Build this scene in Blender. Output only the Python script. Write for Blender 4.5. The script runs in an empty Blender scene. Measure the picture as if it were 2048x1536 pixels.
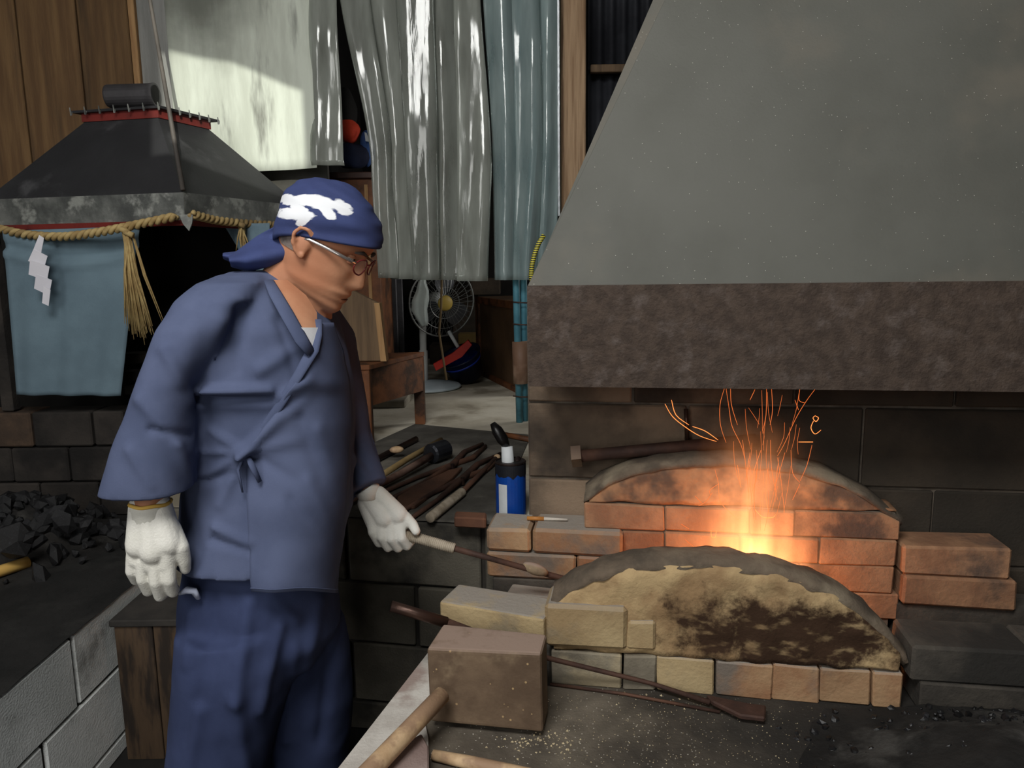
import bpy, bmesh, math, random
from mathutils import Vector, Matrix, noise
random.seed(7)
R = math.radians
sc = bpy.context.scene
col = sc.collection
# ------------------------------------------------------------------ camera
FPX = 1480.0
CAM = Vector((0, 0, 1.36))
ROT = (Matrix.Rotation(R(90 - 9.0), 3, 'X') @ Matrix.Rotation(R(-0.8), 3, 'Z'))
cd = bpy.data.cameras.new('camera'); cam = bpy.data.objects.new('camera', cd); col.objects.link(cam)
cd.sensor_width = 36; cd.lens = FPX * 36 / 2048; cd.clip_start = .02; cd.clip_end = 60
cam.matrix_world = Matrix.Translation(CAM) @ ROT.to_4x4()
sc.camera = cam
# ------------------------------------------------------------------ light and exposure
sc.view_settings.view_transform = 'Standard'; sc.view_settings.look = 'None'
sc.view_settings.gamma = 1; sc.view_settings.exposure = -0.25
try: sc.view_settings.use_curve_mapping = False
except Exception: pass
w = bpy.data.worlds.new('world'); sc.world = w; w.use_nodes = True
bg = w.node_tree.nodes['Background']; bg.inputs[0].default_value = (.86, .90, .92, 1); bg.inputs[1].default_value = .30
def area(name, loc, aim, sx, sy, power, colr):
    l = bpy.data.lights.new(name, 'AREA'); l.shape = 'RECTANGLE'; l.size = sx; l.size_y = sy; l.energy = power; l.color = colr
    o = bpy.data.objects.new(name, l); col.objects.link(o); o.location = loc
    o.rotation_euler = (Vector(aim) - Vector(loc)).to_track_quat('-Z', 'Y').to_euler()
    return o
area('daylight_window', (-2.2, -1.7, 2.35), (-.5, 1.7, .8), 1.4, 1.4, 46, (1.0, .985, .95))
area('daylight_doorway', (-.05, -2.5, 1.1), (-.6, 1.8, .5), .9, 1.6, 16, (1.0, .985, .96))  # low fill lamp added to brighten the block faces and legs
area('roof_light', (-.45, -.1, 3.22), (-.2, 1.3, .5), 1.2, 1.2, 112, (1.0, .99, .96))
area('back_room_window', (1.95, 4.1, 1.7), (-.2, 3.15, .66), .9, .8, 30, (1.0, .98, .94))
sp = bpy.data.lights.new('sunbeam', 'SPOT'); sp.energy = 2600; sp.spot_size = R(16); sp.spot_blend = .1; sp.shadow_soft_size = .006; sp.color = (1, 1, .9)
# ------------------------------------------------------------------ pixel -> world
def ray(u, v): return ROT @ Vector(((u - 1024) / FPX, -(v - 768) / FPX, -1))
def P(u, v, y):
    d = ray(u, v); return CAM + d * (y / d.y)
def PZ(u, v, z):
    d = ray(u, v); return CAM + d * ((z - CAM.z) / d.z)
TA = .158
def PL(u, v, y0, t=TA):
    d = ray(u, v); return CAM + d * (y0 / (d.y + t * d.x))
def PX(u, v, x):
    d = ray(u, v); return CAM + d * (x / d.x)
ROTI = ROT.inverted()
def pix(p):
    c = ROTI @ (Vector(p) - CAM); return (1024 + FPX * c.x / -c.z, 768 - FPX * c.y / -c.z)
so = bpy.data.objects.new('sunbeam', sp); col.objects.link(so); so.location = (1.3, -4.6, 3.7)
so.rotation_euler = (P(480, 262, 3.3) - so.location).to_track_quat('-Z', 'Y').to_euler()
# ------------------------------------------------------------------ materials
def lin(c):
    return tuple((x / 255 / 12.92) if x / 255 <= .04045 else ((x / 255 + .055) / 1.055) ** 2.4 for x in c[:3]) + (1,)
class NT:
    def __init__(s, m): s.t = m.node_tree; s.n = s.t.nodes; s.l = s.t.links
    def add(s, typ, **k):
        n = s.n.new(typ)
        for a, b in k.items(): setattr(n, a, b)
        return n
    def link(s, a, b): s.l.new(a, b)
def M(name, a, b=None, c=None, s=6., rough=.75, metal=0., bump=.25, bs=60., st=(1, 1, 1), rnd=0., spec=.35, lo=.35, hi=.65, cs=2.0, clo=.5, chi=.62, fleck=None, fs=120, fth=.12, space='Object', rvar=.1, ash=None):
    m = bpy.data.materials.new(name); m.use_nodes = True; N = NT(m)
    p = N.n['Principled BSDF']
    p.inputs['Roughness'].default_value = rough; p.inputs['Metallic'].default_value = metal
    p.inputs['Specular IOR Level'].default_value = spec
    tc = N.add('ShaderNodeTexCoord'); mp = N.add('ShaderNodeMapping'); mp.inputs['Scale'].default_value = st
    if space == 'World':
        g = N.add('ShaderNodeNewGeometry'); N.link(g.outputs['Position'], mp.inputs['Vector'])
    else: N.link(tc.outputs['Object'], mp.inputs['Vector'])
    oi = N.add('ShaderNodeObjectInfo')
    vadd = N.add('ShaderNodeVectorMath', operation='ADD')
    cmb = N.add('ShaderNodeMath', operation='MULTIPLY'); cmb.inputs[1].default_value = 17.3
    N.link(oi.outputs['Random'], cmb.inputs[0]); N.link(mp.outputs['Vector'], vadd.inputs[0]); N.link(cmb.outputs[0], vadd.inputs[1])
    vec = vadd.outputs[0]
    def nz(scale, det=7, ro=.6):
        n = N.add('ShaderNodeTexNoise'); n.inputs['Scale'].default_value = scale; n.inputs['Detail'].default_value = det; n.inputs['Roughness'].default_value = ro
        N.link(vec, n.inputs['Vector']); return n.outputs['Fac']
    def sm(fac, l, h):
        r = N.add('ShaderNodeMapRange'); r.interpolation_type = 'SMOOTHSTEP'; r.inputs['From Min'].default_value = l; r.inputs['From Max'].default_value = h
        N.link(fac, r.inputs['Value']); return r.outputs['Result']
    def mix(f, x, y):
        k = N.add('ShaderNodeMix', data_type='RGBA')
        N.link(f, k.inputs['Factor'])
        for sck, val in ((6, x), (7, y)):
            if isinstance(val, tuple): k.inputs[sck].default_value = val
            else: N.link(val, k.inputs[sck])
        return k.outputs[2]
    b = b or tuple(x * .7 for x in a)
    cur = mix(sm(nz(s), lo, hi), lin(a), lin(b))
    if c: cur = mix(sm(nz(cs, 5), clo, chi), cur, lin(c))
    if fleck:
        v = N.add('ShaderNodeTexVoronoi'); v.inputs['Scale'].default_value = fs; N.link(vec, v.inputs['Vector'])
        cm = N.add('ShaderNodeMath', operation='LESS_THAN'); cm.inputs[1].default_value = fth
        N.link(v.outputs['Distance'], cm.inputs[0]); cur = mix(cm.outputs[0], cur, lin(fleck))
    if ash:
        gn_ = N.add('ShaderNodeNewGeometry'); sz_ = N.add('ShaderNodeSeparateXYZ'); N.link(gn_.outputs['Normal'], sz_.inputs[0])
        am = N.add('ShaderNodeMath', operation='MULTIPLY'); N.link(sm(sz_.outputs['Z'], .55, .95), am.inputs[0]); N.link(sm(nz(s * 2), .2, .5), am.inputs[1])
        cur = mix(am.outputs[0], cur, lin(ash))
    if rnd:
        h = N.add('ShaderNodeHueSaturation'); N.link(cur, h.inputs['Color'])
        r = N.add('ShaderNodeMapRange'); r.inputs['To Min'].default_value = 1 - rnd; r.inputs['To Max'].default_value = 1 + rnd
        N.link(oi.outputs['Random'], r.inputs['Value']); N.link(r.outputs['Result'], h.inputs['Value']); cur = h.outputs['Color']
    N.link(cur, p.inputs['Base Color'])
    if rvar:
        r = N.add('ShaderNodeMapRange'); r.inputs['To Min'].default_value = max(.03, rough - rvar); r.inputs['To Max'].default_value = min(1, rough + rvar)
        N.link(nz(s * 3), r.inputs['Value']); N.link(r.outputs['Result'], p.inputs['Roughness'])
    if bump:
        bp = N.add('ShaderNodeBump'); bp.inputs['Strength'].default_value = bump; bp.inputs['Distance'].default_value = .005
        N.link(nz(bs, 5), bp.inputs['Height']); N.link(bp.outputs['Normal'], p.inputs['Normal'])
    m['cur'] = name
    return m
def emis(name, colr, st):
    m = bpy.data.materials.new(name); m.use_nodes = True; N = NT(m)
    p = N.n['Principled BSDF']; p.inputs['Base Color'].default_value = (0.02, .01, .005, 1)
    p.inputs['Emission Color'].default_value = colr; p.inputs['Emission Strength'].default_value = st
    return m
# ------------------------------------------------------------------ mesh helpers
def world_loc(o):
    l = Vector(o.location)
    while o.parent: o = o.parent; l += Vector(o.location)
    return l
class MB:
    def __init__(s): s.v = []; s.f = []
    def addm(s, vs, fs):
        k = len(s.v); s.v += [Vector(x) for x in vs]; s.f += [tuple(i + k for i in f) for f in fs]; return s
    def box(s, lo, hi):
        x0, y0, z0 = lo; x1, y1, z1 = hi
        return s.addm([(x0,y0,z0),(x1,y0,z0),(x1,y1,z0),(x0,y1,z0),(x0,y0,z1),(x1,y0,z1),(x1,y1,z1),(x0,y1,z1)],
                      [(0,3,2,1),(4,5,6,7),(0,1,5,4),(1,2,6,5),(2,3,7,6),(3,0,4,7)])
    def hexa(s, bot, top):
        vs = list(bot) + list(top)
        return s.addm(vs, [(0,3,2,1),(4,5,6,7),(0,1,5,4),(1,2,6,5),(2,3,7,6),(3,0,4,7)])
    def prism(s, poly, off):
        n = len(poly); off = Vector(off); a = [Vector(p) for p in poly]
        return s.addm(a + [p + off for p in a], [tuple(range(n))[::-1], tuple(range(n, 2*n))] + [(i, (i+1) % n, (i+1) % n + n, i + n) for i in range(n)])
    def loft(s, rings, cap0=True, cap1=True, closed=True):
        n = len(rings[0]); vs = [p for r in rings for p in r]; fs = []
        for i in range(len(rings) - 1):
            for j in range(n if closed else n - 1):
                k = (j + 1) % n; fs.append((i*n + j, i*n + k, (i+1)*n + k, (i+1)*n + j))
        if cap0: fs.append(tuple(range(n))[::-1])
        if cap1: fs.append(tuple(range((len(rings)-1)*n, len(rings)*n)))
        return s.addm(vs, fs)
    def tube(s, pts, rad, n=10, cap=True, flat=None, phase=0):
        pts = [Vector(p) for p in pts]
        if not hasattr(rad, '__len__'): rad = [rad] * len(pts)
        t0 = (pts[1] - pts[0]).normalized()
        up = Vector((0, 0, 1)) if abs(t0.z) < .9 else Vector((1, 0, 0))
        nrm = (up - t0 * up.dot(t0)).normalized(); rings = []
        for i, p in enumerate(pts):
            t = (pts[min(i+1, len(pts)-1)] - pts[max(i-1, 0)]).normalized()
            nrm = (nrm - t * nrm.dot(t)).normalized(); bn = t.cross(nrm)
            fl = flat or 1
            rings.append([p + (nrm * math.cos(a) * rad[i] * fl + bn * math.sin(a) * rad[i]) for a in [phase + 2 * math.pi * k / n for k in range(n)]])
        return s.loft(rings, cap, cap)
    def cyl(s, a, b, r, n=16): return s.tube([a, b], r, n)
    def capsule(s, a, b, ra, rb, n=12):
        a = Vector(a); b = Vector(b); t = (b - a).normalized() if (b - a).length > 1e-6 else Vector((0, 0, 1))
        pts = []; rr = []
        for k in range(5):
            th = math.pi / 2 * (1 - k / 4); pts.append(a - t * ra * math.sin(th)); rr.append(max(1e-4, ra * math.cos(th)))
        for k in range(5):
            th = math.pi / 2 * k / 4; pts.append(b + t * rb * math.sin(th)); rr.append(max(1e-4, rb * math.cos(th)))
        return s.tube(pts, rr, n)
    def ell(s, c, ax, ay, az, n=16):
        c = Vector(c); rings = []
        for i in range(1, n // 2):
            th = math.pi * i / (n // 2)
            rings.append([c + Vector(az) * math.cos(th) + (Vector(ax) * math.cos(2*math.pi*j/n) + Vector(ay) * math.sin(2*math.pi*j/n)) * math.sin(th) for j in range(n)])
        k = len(s.v); s.loft(rings, False, False); m = len(rings)
        s.v += [c + Vector(az), c - Vector(az)]; e = len(s.v)
        for j in range(n):
            s.f.append((k + j, e - 2, k + (j+1) % n)); s.f.append((k + (m-1)*n + (j+1) % n, e - 1, k + (m-1)*n + j))
        return s
    def lathe(s, c, prof, n=24, axis=None, closed_top=True):
        c = Vector(c); ax = Vector(axis or (0, 0, 1)).normalized()
        e = Vector((1, 0, 0)) if abs(ax.x) < .9 else Vector((0, 1, 0))
        e1 = (e - ax * e.dot(ax)).normalized(); e2 = ax.cross(e1)
        rings = [[c + ax * z + (e1 * math.cos(2*math.pi*j/n) + e2 * math.sin(2*math.pi*j/n)) * max(r, 1e-4) for j in range(n)] for r, z in prof]
        return s.loft(rings, True, True)
    def mesh(s, name, org=Vector((0, 0, 0)), bevel=0, smooth=False, seg=1):
        me = bpy.data.meshes.new(name); me.from_pydata([tuple(v - org) for v in s.v], [], s.f)
        bm = bmesh.new(); bm.from_mesh(me); bmesh.ops.recalc_face_normals(bm, faces=bm.faces)
        if bevel: bmesh.ops.bevel(bm, geom=bm.edges[:], offset=bevel, segments=seg, profile=.6, affect='EDGES', clamp_overlap=True)
        bm.to_mesh(me); bm.free()
        if smooth: me.shade_smooth() if hasattr(me, 'shade_smooth') else None
        me.update(); return me
    def build(s, name, mat, parent=None, bevel=0, smooth=False, rough=0, rs=20, kind=None, seg=1):
        if rough:
            for i, v in enumerate(s.v): s.v[i] = v + noise.noise_vector(v * rs) * rough
        xs = [v.x for v in s.v]; ys = [v.y for v in s.v]; zs = [v.z for v in s.v]
        org = Vector(((min(xs)+max(xs))/2, (min(ys)+max(ys))/2, min(zs)))
        me = s.mesh(name, org, bevel, smooth, seg)
        if mat: me.materials.append(mat)
        return link(name, me, org, parent, kind)
def link(name, me, org, parent=None, kind=None):
    o = bpy.data.objects.new(name, me); col.objects.link(o)
    if parent: o.parent = parent; o.location = Vector(org) - world_loc(parent)
    else: o.location = org
    if kind: o['kind'] = kind
    return o
def E(name, label, cat, loc, group=None):
    o = bpy.data.objects.new(name, None); col.objects.link(o); o.location = loc; o.empty_display_size = .05
    return tag(o, label, cat, group)
def tag(o, label, cat, group=None):
    o['label'] = label; o['category'] = cat
    if group: o['group'] = group
    return o
def inst(name, me, loc, rot=(0, 0, 0), scale=(1, 1, 1), parent=None):
    o = link(name, me, Vector(loc), parent); o.rotation_euler = rot; o.scale = scale; return o
def struct(o): o['kind'] = 'structure'; return o
def dup(root, loc, label=None):
    r = root.copy(); col.objects.link(r); r.location = loc
    if label: r['label'] = label
    for ch in list(root.children):
        c = ch.copy(); col.objects.link(c); c.parent = r
    return r
def obox(x0, x1, z0, z1, y0, depth, t=TA, bevel=.004, jit=0.0):
    """box standing on the plane y = y0 - t x, running back by depth"""
    a = Vector((x0, y0 - t * x0, 0)); b = Vector((x1, y0 - t * x1, 0)); n = Vector((t, 1, 0)).normalized() * depth
    m = MB(); q = [a, b, b + n, a + n]
    m.hexa([p + Vector((0, 0, z0)) for p in q], [p + Vector((0, 0, z1)) for p in q])
    if jit: m.v = [v + Vector([random.uniform(-jit, jit) for _ in range(3)]) for v in m.v]
    return m
def remesh(mb, vox, smooth_it=3, sub=0):
    me = mb.mesh('tmp'); o = bpy.data.objects.new('tmp', me); col.objects.link(o)
    r = o.modifiers.new('r', 'REMESH'); r.mode = 'VOXEL'; r.voxel_size = vox; r.use_smooth_shade = True
    if smooth_it:
        s = o.modifiers.new('s', 'SMOOTH'); s.factor = .5; s.iterations = smooth_it
    dg = bpy.context.evaluated_depsgraph_get(); e = bpy.data.meshes.new_from_object(o.evaluated_get(dg))
    out = MB(); out.v = [Vector(v.co) for v in e.vertices]; out.f = [tuple(p.vertices) for p in e.polygons]
    bpy.data.objects.remove(o); bpy.data.meshes.remove(e); bpy.data.meshes.remove(me)
    return out
def normals(mb):
    me = bpy.data.meshes.new('t'); me.from_pydata([tuple(v) for v in mb.v], [], mb.f); me.update()
    ns = [Vector(n.vector) for n in me.vertex_normals]; bpy.data.meshes.remove(me); return ns
def segd(p, a, b):
    ax, ay = a; bx, by = b; dx, dy = bx - ax, by - ay; L = dx*dx + dy*dy
    t = max(0, min(1, ((p[0]-ax)*dx + (p[1]-ay)*dy) / L)) if L else 0
    return math.hypot(p[0] - ax - t*dx, p[1] - ay - t*dy), t
def interp(tab, z):
    if z <= tab[0][0]: return tab[0][1]
    for (a, x), (b, y) in zip(tab, tab[1:]):
        if z <= b:
            k = (z - a) / (b - a); k = k * k * (3 - 2 * k) * .5 + k * .5; return x + (y - x) * k
    return tab[-1][1]
# ================================================================== materials used
m_pit = M('pit_floor', (38, 36, 34), (22, 21, 20), s=5, rough=.9)
m_conc = M('concrete_floor', (206, 200, 184), (176, 168, 150), (132, 124, 108), s=3, rough=.85, cs=1.5)
m_soot = M('sooty_concrete', (92, 89, 83), (66, 63, 58), (122, 117, 108), s=5, rough=.9, bump=.4)
m_blk = M('concrete_block', (244, 247, 244), (220, 224, 221), (134, 134, 130), s=5, rough=.9, bump=.5, bs=180, rnd=.05, cs=3, clo=.58, chi=.74)
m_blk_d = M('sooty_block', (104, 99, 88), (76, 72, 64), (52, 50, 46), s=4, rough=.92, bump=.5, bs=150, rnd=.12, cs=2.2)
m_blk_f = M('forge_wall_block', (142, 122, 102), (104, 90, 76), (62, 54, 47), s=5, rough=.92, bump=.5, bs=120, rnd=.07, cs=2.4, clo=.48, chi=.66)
m_mort = M('mortar', (120, 110, 98), (80, 72, 64), s=12, rough=.95)
m_mort_d = M('mortar_sooty', (60, 56, 50), (38, 36, 33), s=12, rough=.95)
m_plank = M('old_plank', (124, 96, 64), (100, 75, 50), (66, 54, 42), s=3, st=(9, 9, .7), rough=.8, bump=.3, bs=30, rnd=.15, cs=1.1, clo=.5, chi=.7)
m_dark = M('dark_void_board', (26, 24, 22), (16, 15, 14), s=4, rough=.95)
m_roof = M('roof_board', (70, 62, 54), (44, 40, 36), s=3, rough=.9)
m_post = M('weathered_post', (186, 156, 124), (146, 116, 88), (96, 74, 56), s=3.5, st=(14, 14, .6), rough=.8, bump=.4, bs=26, cs=2, clo=.52, chi=.66)
m_pale = M('pale_batten', (150, 150, 146), (128, 128, 124), s=4, st=(6, 6, .6), rough=.6)
m_tan = M('tan_wood', (178, 140, 96), (146, 108, 70), s=4, st=(8, 8, .8), rough=.7)
m_corr = M('corrugated_iron', (62, 64, 70), (44, 45, 50), s=4, rough=.55, metal=.3)
m_brownwood = M('brown_wood', (122, 76, 46), (94, 58, 36), (64, 42, 28), s=4, st=(3, 3, 3), rough=.6, rnd=.08)
m_greywood = M('grey_brown_board', (118, 96, 72), (92, 74, 56), s=4, st=(8, 8, .6), rough=.75)
# ================================================================== setting
def sbox(name, lo, hi, mat, parent=None, bevel=0):
    return struct(MB().box(lo, hi).build(name, mat, parent, bevel))
sbox('floor', (-2.7, -3.2, -.12), (2.2, 6.2, 0), m_pit)
sbox('ceiling', (-2.7, -2.0, 3.3), (2.2, 6.2, 3.4), m_roof)
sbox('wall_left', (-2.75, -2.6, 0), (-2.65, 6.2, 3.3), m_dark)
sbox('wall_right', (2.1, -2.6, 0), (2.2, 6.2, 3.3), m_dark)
# wall added behind the viewer; its cutout shapes the sunbeam on the sheet
SUN = Vector((1.3, -4.6, 3.7)); WFY = -2.3
def to_cutout(u, v):
    p = P(u, v, 3.31); d_ = p - SUN; return SUN + d_ * ((WFY - SUN.y) / d_.y)
wq = [to_cutout(343, 420), to_cutout(600, 420), to_cutout(612, 178), to_cutout(470, 118), to_cutout(343, 92)]
xw0, xw1 = min(p.x for p in wq), max(p.x for p in wq); zw0, zw1 = min(p.z for p in wq), max(p.z for p in wq)
wm = MB()
for lo_, hi_ in (((.2, 0), (xw0, 3.3)), ((xw1, 0), (2.1, 3.7)), ((xw0, 0), (xw1, zw0)), ((.2, zw1), (2.1, 3.7))):
    wm.box((lo_[0], WFY - .02, lo_[1]), (hi_[0], WFY, hi_[1]))
wm.prism([(wq[4].x, WFY - .02, wq[4].z), (wq[3].x, WFY - .02, wq[3].z), (wq[2].x, WFY - .02, wq[2].z), (max(p.x for p in wq), WFY - .02, zw1 + .01), (xw0, WFY - .02, zw1 + .01)], (0, .02, 0))
struct(wm.build('wall_front', m_plank))
print('WIN', xw0, xw1, zw0, zw1)
# raised shop floor behind the forge pit
T2 = .2
def pl2(x): return 1.93 - T2 * x
fl = MB(); fl.prism([(-1.08, pl2(-1.08) + .02, .56), (0.06, pl2(.06) + .02, .56), (0.3, 2.13, .56), (2.1, 1.9, .56), (2.1, 6.1, .56), (-1.08, 6.1, .56)], (0, 0, .10))
struct(fl.build('floor_raised', m_conc))
# soot-black sheet of ledge the tools lie on
lm = MB(); q = [PZ(640, 1062, .66), PZ(985, 1050, .66), PZ(1062, 872, .66), PZ(830, 850, .66), PZ(735, 893, .66), PZ(600, 900, .66)]
q = [(p.x, max(p.y, pl2(p.x) + .004), .661) for p in q]
struct(lm.prism(q, (0, 0, .004)).build('trim_1', m_soot))
# block wall below the ledge
wb = E('wall_pit', None, None, (-.5, 2.05, 0)); del wb['label']; del wb['category']; struct(wb)
obox(-1.08, .05, 0, .655, 1.945, .06, T2).build('mortar_bed', m_mort_d, wb)
zs = [.657, .468, .282, .095, 0]
for i in range(4):
    us = [(-1.08, -.88), (-.875, -.485), (-.48, -.09), (-.085, .05)] if i % 2 == 0 else [(-1.08, -.68), (-.675, -.285), (-.28, .05)]
    for a, b in us:
        d = random.uniform(-.003, .003)
        obox(a + .004, b - .004, zs[i+1] + .004, zs[i] - (0 if i == 0 else .004), 1.93 + d, .09, T2).build('concrete_block', m_blk_d, wb, bevel=.004)
# ---- back wall
wbk = E('wall_back', None, None, (-1.6, 3.4, 0)); del wbk['label']; del wbk['category']; struct(wbk)
def vplank(name, u0, u1, y, mat, parent, v0=-330, zb=.3, th=.025, v_mid=170, slant=0):
    a = P(u0, v_mid, y); b = P(u1, v_mid, y); zt = 3.3
    return MB().box((a.x, y, zb), (b.x, y + th, zt)).build(name, mat, parent, bevel=.004)
edges = [-330, -215, -95, 46, 166, 268]
for a, b in zip(edges, edges[1:]):
    vplank('plank', a + 1.5, b - 1.5, 3.36 + random.uniform(-.006, .006), m_plank, wbk)
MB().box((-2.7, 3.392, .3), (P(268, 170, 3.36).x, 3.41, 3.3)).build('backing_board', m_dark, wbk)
a = P(268, 170, 3.33); b = P(281, 170, 3.33); struct(MB().box((a.x, 3.33, .3), (b.x, 3.40, 3.3)).build('trim_2', m_tan, bevel=.003))
b2 = P(343, 170, 3.35); struct(MB().box((b.x, 3.35, .3), (b2.x, 3.40, 3.3)).build('trim_3', m_pale, bevel=.003))
# dark boarding behind the left forge and the white sheet
x0 = b2.x; x1 = P(655, 340, 3.42).x
struct(MB().box((x0, 3.42, .6), (x1, 3.45, 3.3)).build('wall_back_boards', M('grey_board', (88, 86, 80), (66, 64, 60), s=4, rough=.8)))
# wooden post
a = P(1123, 200, 3.28); b = P(1172, 200, 3.28)
post = struct(MB().box((a.x, 3.28, .66), (b.x, 3.39, 3.3)).build('pillar', m_post, bevel=.006))
a1 = P(1160, 200, 3.275)
# corrugated iron beyond the post
wc = E('wall_rear', None, None, (.4, 3.46, .66)); del wc['label']; del wc['category']; struct(wc)
def corr(xa, xb, za, zb, y):
    m = MB(); n = int((xb - xa) / .0065); r0 = []; r1 = []
    for i in range(n + 1):
        x = xa + (xb - xa) * i / n; yy = y + .009 * math.sin(2 * math.pi * x / .052)
        r0.append((x, yy, za)); r1.append((x, yy, zb))
    m.loft([r0, r1], False, False, closed=False)
    o = m.build('corrugated_sheet', m_corr, wc, smooth=True); s = o.modifiers.new('s', 'SOLIDIFY'); s.thickness = .0015; return o
zj = P(1215, 140, 3.42).z
corr(P(1176, 100, 3.42).x, 2.08, zj, 3.3, 3.42); corr(P(1176, 100, 3.44).x, 2.08, .66, zj + .02, 3.45)
MB().box((P(1180, 140, 3.4).x, 3.37, zj - .02), (2.08, 3.405, zj + .012)).build('batten', m_greywood, wc, bevel=.003)
# back room shell beyond the strip curtain
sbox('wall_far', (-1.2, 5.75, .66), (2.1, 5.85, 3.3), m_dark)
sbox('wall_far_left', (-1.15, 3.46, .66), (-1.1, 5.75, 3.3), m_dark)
# ================================================================== main forge: block wall behind it
WY = 1.98
wf = E('wall_forge', None, None, (.7, 1.9, 0)); del wf['label']; del wf['category']; struct(wf)
xL = PL(1057, 880, WY).x; XR = 1.75
obox(xL, XR, .2, 1.23, WY + .01, .11).build('mortar_bed', m_mort, wf)
zrow = [.22, PL(1120, 957, WY).z - .2, PL(1120, 957, WY).z, PL(1120, 805, WY).z]
zrow += [zrow[-1] + .19, 1.25]
rows = [[xL, .3, .71, 1.12, 1.53, XR], [xL, .24, .655, 1.07, 1.48, XR], [xL, PL(1375, 840, WY).x, PL(1725, 900, WY).x, PL(1725, 900, WY).x + .405, XR],
        [xL, PL(1265, 790, WY).x, PL(1265, 790, WY).x + .405, 1.1, 1.5, XR]]
for i, rw in enumerate(rows):
    for a, b in zip(rw, rw[1:]):
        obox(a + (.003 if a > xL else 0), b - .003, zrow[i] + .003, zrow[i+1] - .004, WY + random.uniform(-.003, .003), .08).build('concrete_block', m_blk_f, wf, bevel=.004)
# hood's shadow, with some soot, painted into the wall colour towards the right
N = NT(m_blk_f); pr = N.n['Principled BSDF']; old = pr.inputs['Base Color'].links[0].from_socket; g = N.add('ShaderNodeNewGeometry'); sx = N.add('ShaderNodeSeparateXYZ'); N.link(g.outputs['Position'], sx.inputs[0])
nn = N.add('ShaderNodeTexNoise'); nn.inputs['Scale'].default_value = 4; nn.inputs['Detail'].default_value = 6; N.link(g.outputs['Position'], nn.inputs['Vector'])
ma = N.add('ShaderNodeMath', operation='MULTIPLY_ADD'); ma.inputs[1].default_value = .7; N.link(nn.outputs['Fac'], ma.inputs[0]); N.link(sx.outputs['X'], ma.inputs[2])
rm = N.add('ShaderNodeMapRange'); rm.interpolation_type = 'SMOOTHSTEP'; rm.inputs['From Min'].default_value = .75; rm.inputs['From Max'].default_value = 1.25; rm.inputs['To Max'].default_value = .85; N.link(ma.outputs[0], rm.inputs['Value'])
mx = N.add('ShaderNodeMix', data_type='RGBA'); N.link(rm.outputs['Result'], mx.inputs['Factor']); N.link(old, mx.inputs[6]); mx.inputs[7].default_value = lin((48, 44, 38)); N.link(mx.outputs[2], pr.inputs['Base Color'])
# bed the forge stands on
m_bed = M('forge_bed', (120, 111, 98), (90, 82, 72), (60, 55, 49), s=5, rough=.95, bump=.6, bs=90, cs=1.6, clo=.47, chi=.66, fleck=(190, 184, 172), fs=95, fth=.13)
BZ = PZ(1085, 1466, .42).z
bedL = [PZ(858, 1330, BZ), PZ(690, 1536, BZ)]
dv = (bedL[1] - bedL[0]); far = bedL[0] - dv * .6; near = bedL[1] + dv * 1.2
bm_ = MB().prism([(near.x, near.y, 0.02), (1.9, near.y, 0.02), (1.9, 1.62, .02), (.1, 1.9, .02), (far.x, far.y, .02)], (0, 0, BZ - .02))
struct(bm_.build('floor_forge_bed', m_bed))
N = NT(m_bed); pr = N.n['Principled BSDF']; old = pr.inputs['Base Color'].links[0].from_socket; g = N.add('ShaderNodeNewGeometry'); sx = N.add('ShaderNodeSeparateXYZ'); N.link(g.outputs['Position'], sx.inputs[0])
nn = N.add('ShaderNodeTexNoise'); nn.inputs['Scale'].default_value = 7; nn.inputs['Detail'].default_value = 8; N.link(g.outputs['Position'], nn.inputs['Vector'])
ma = N.add('ShaderNodeMath', operation='MULTIPLY_ADD'); ma.inputs[1].default_value = .55; N.link(nn.outputs['Fac'], ma.inputs[0]); N.link(sx.outputs['X'], ma.inputs[2])
rm = N.add('ShaderNodeMapRange'); rm.interpolation_type = 'SMOOTHSTEP'; rm.inputs['From Min'].default_value = .42; rm.inputs['From Max'].default_value = .88; rm.inputs['To Max'].default_value = .93; N.link(ma.outputs[0], rm.inputs['Value'])
mx = N.add('ShaderNodeMix', data_type='RGBA'); N.link(rm.outputs['Result'], mx.inputs['Factor']); N.link(old, mx.inputs[6]); mx.inputs[7].default_value = lin((38, 36, 34)); N.link(mx.outputs[2], pr.inputs['Base Color'])
# ================================================================== main forge
m_kerb = M('pale_kerb', (216, 211, 203), (190, 183, 175), (164, 146, 138), s=9, rough=.85, bump=.4, bs=140, cs=5, clo=.55, chi=.7)
km = MB()
kp = [PZ(856, 1318, BZ), PZ(686, 1540, BZ), PZ(600, 1650, BZ), PZ(856, 1650, BZ), PZ(857, 1490, BZ), PZ(846, 1440, BZ), PZ(880, 1400, BZ)]
struct(km.prism([(p.x, p.y, BZ) for p in kp], (0, 0, .016)).build('trim_4', m_kerb))
m_brick = M('fire_brick', (170, 130, 98), (136, 100, 76), (92, 76, 66), s=8, rough=.9, bump=.6, bs=70, rnd=.12, cs=6, clo=.48, chi=.68)
m_brick_g = M('fire_brick_ashy', (172, 140, 106), (150, 110, 80), (120, 110, 100), s=7, rough=.9, bump=.5, bs=90, rnd=.1, cs=4, clo=.48, chi=.64, ash=(158, 150, 140))
m_brick_c = M('fire_brick_cream', (188, 166, 126), (162, 138, 102), (150, 136, 112), s=7, rough=.9, bump=.5, bs=90, rnd=.06, cs=4, ash=(158, 150, 140))
m_brick_d = M('fire_brick_sooty', (90, 84, 76), (66, 62, 57), (48, 46, 43), s=7, rough=.95, bump=.5, bs=90, rnd=.08)
m_cap = M('sooty_mortar_cap', (112, 98, 83), (80, 71, 61), (130, 118, 100), s=10, rough=.95, bump=.7, bs=70, cs=4)
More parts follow.
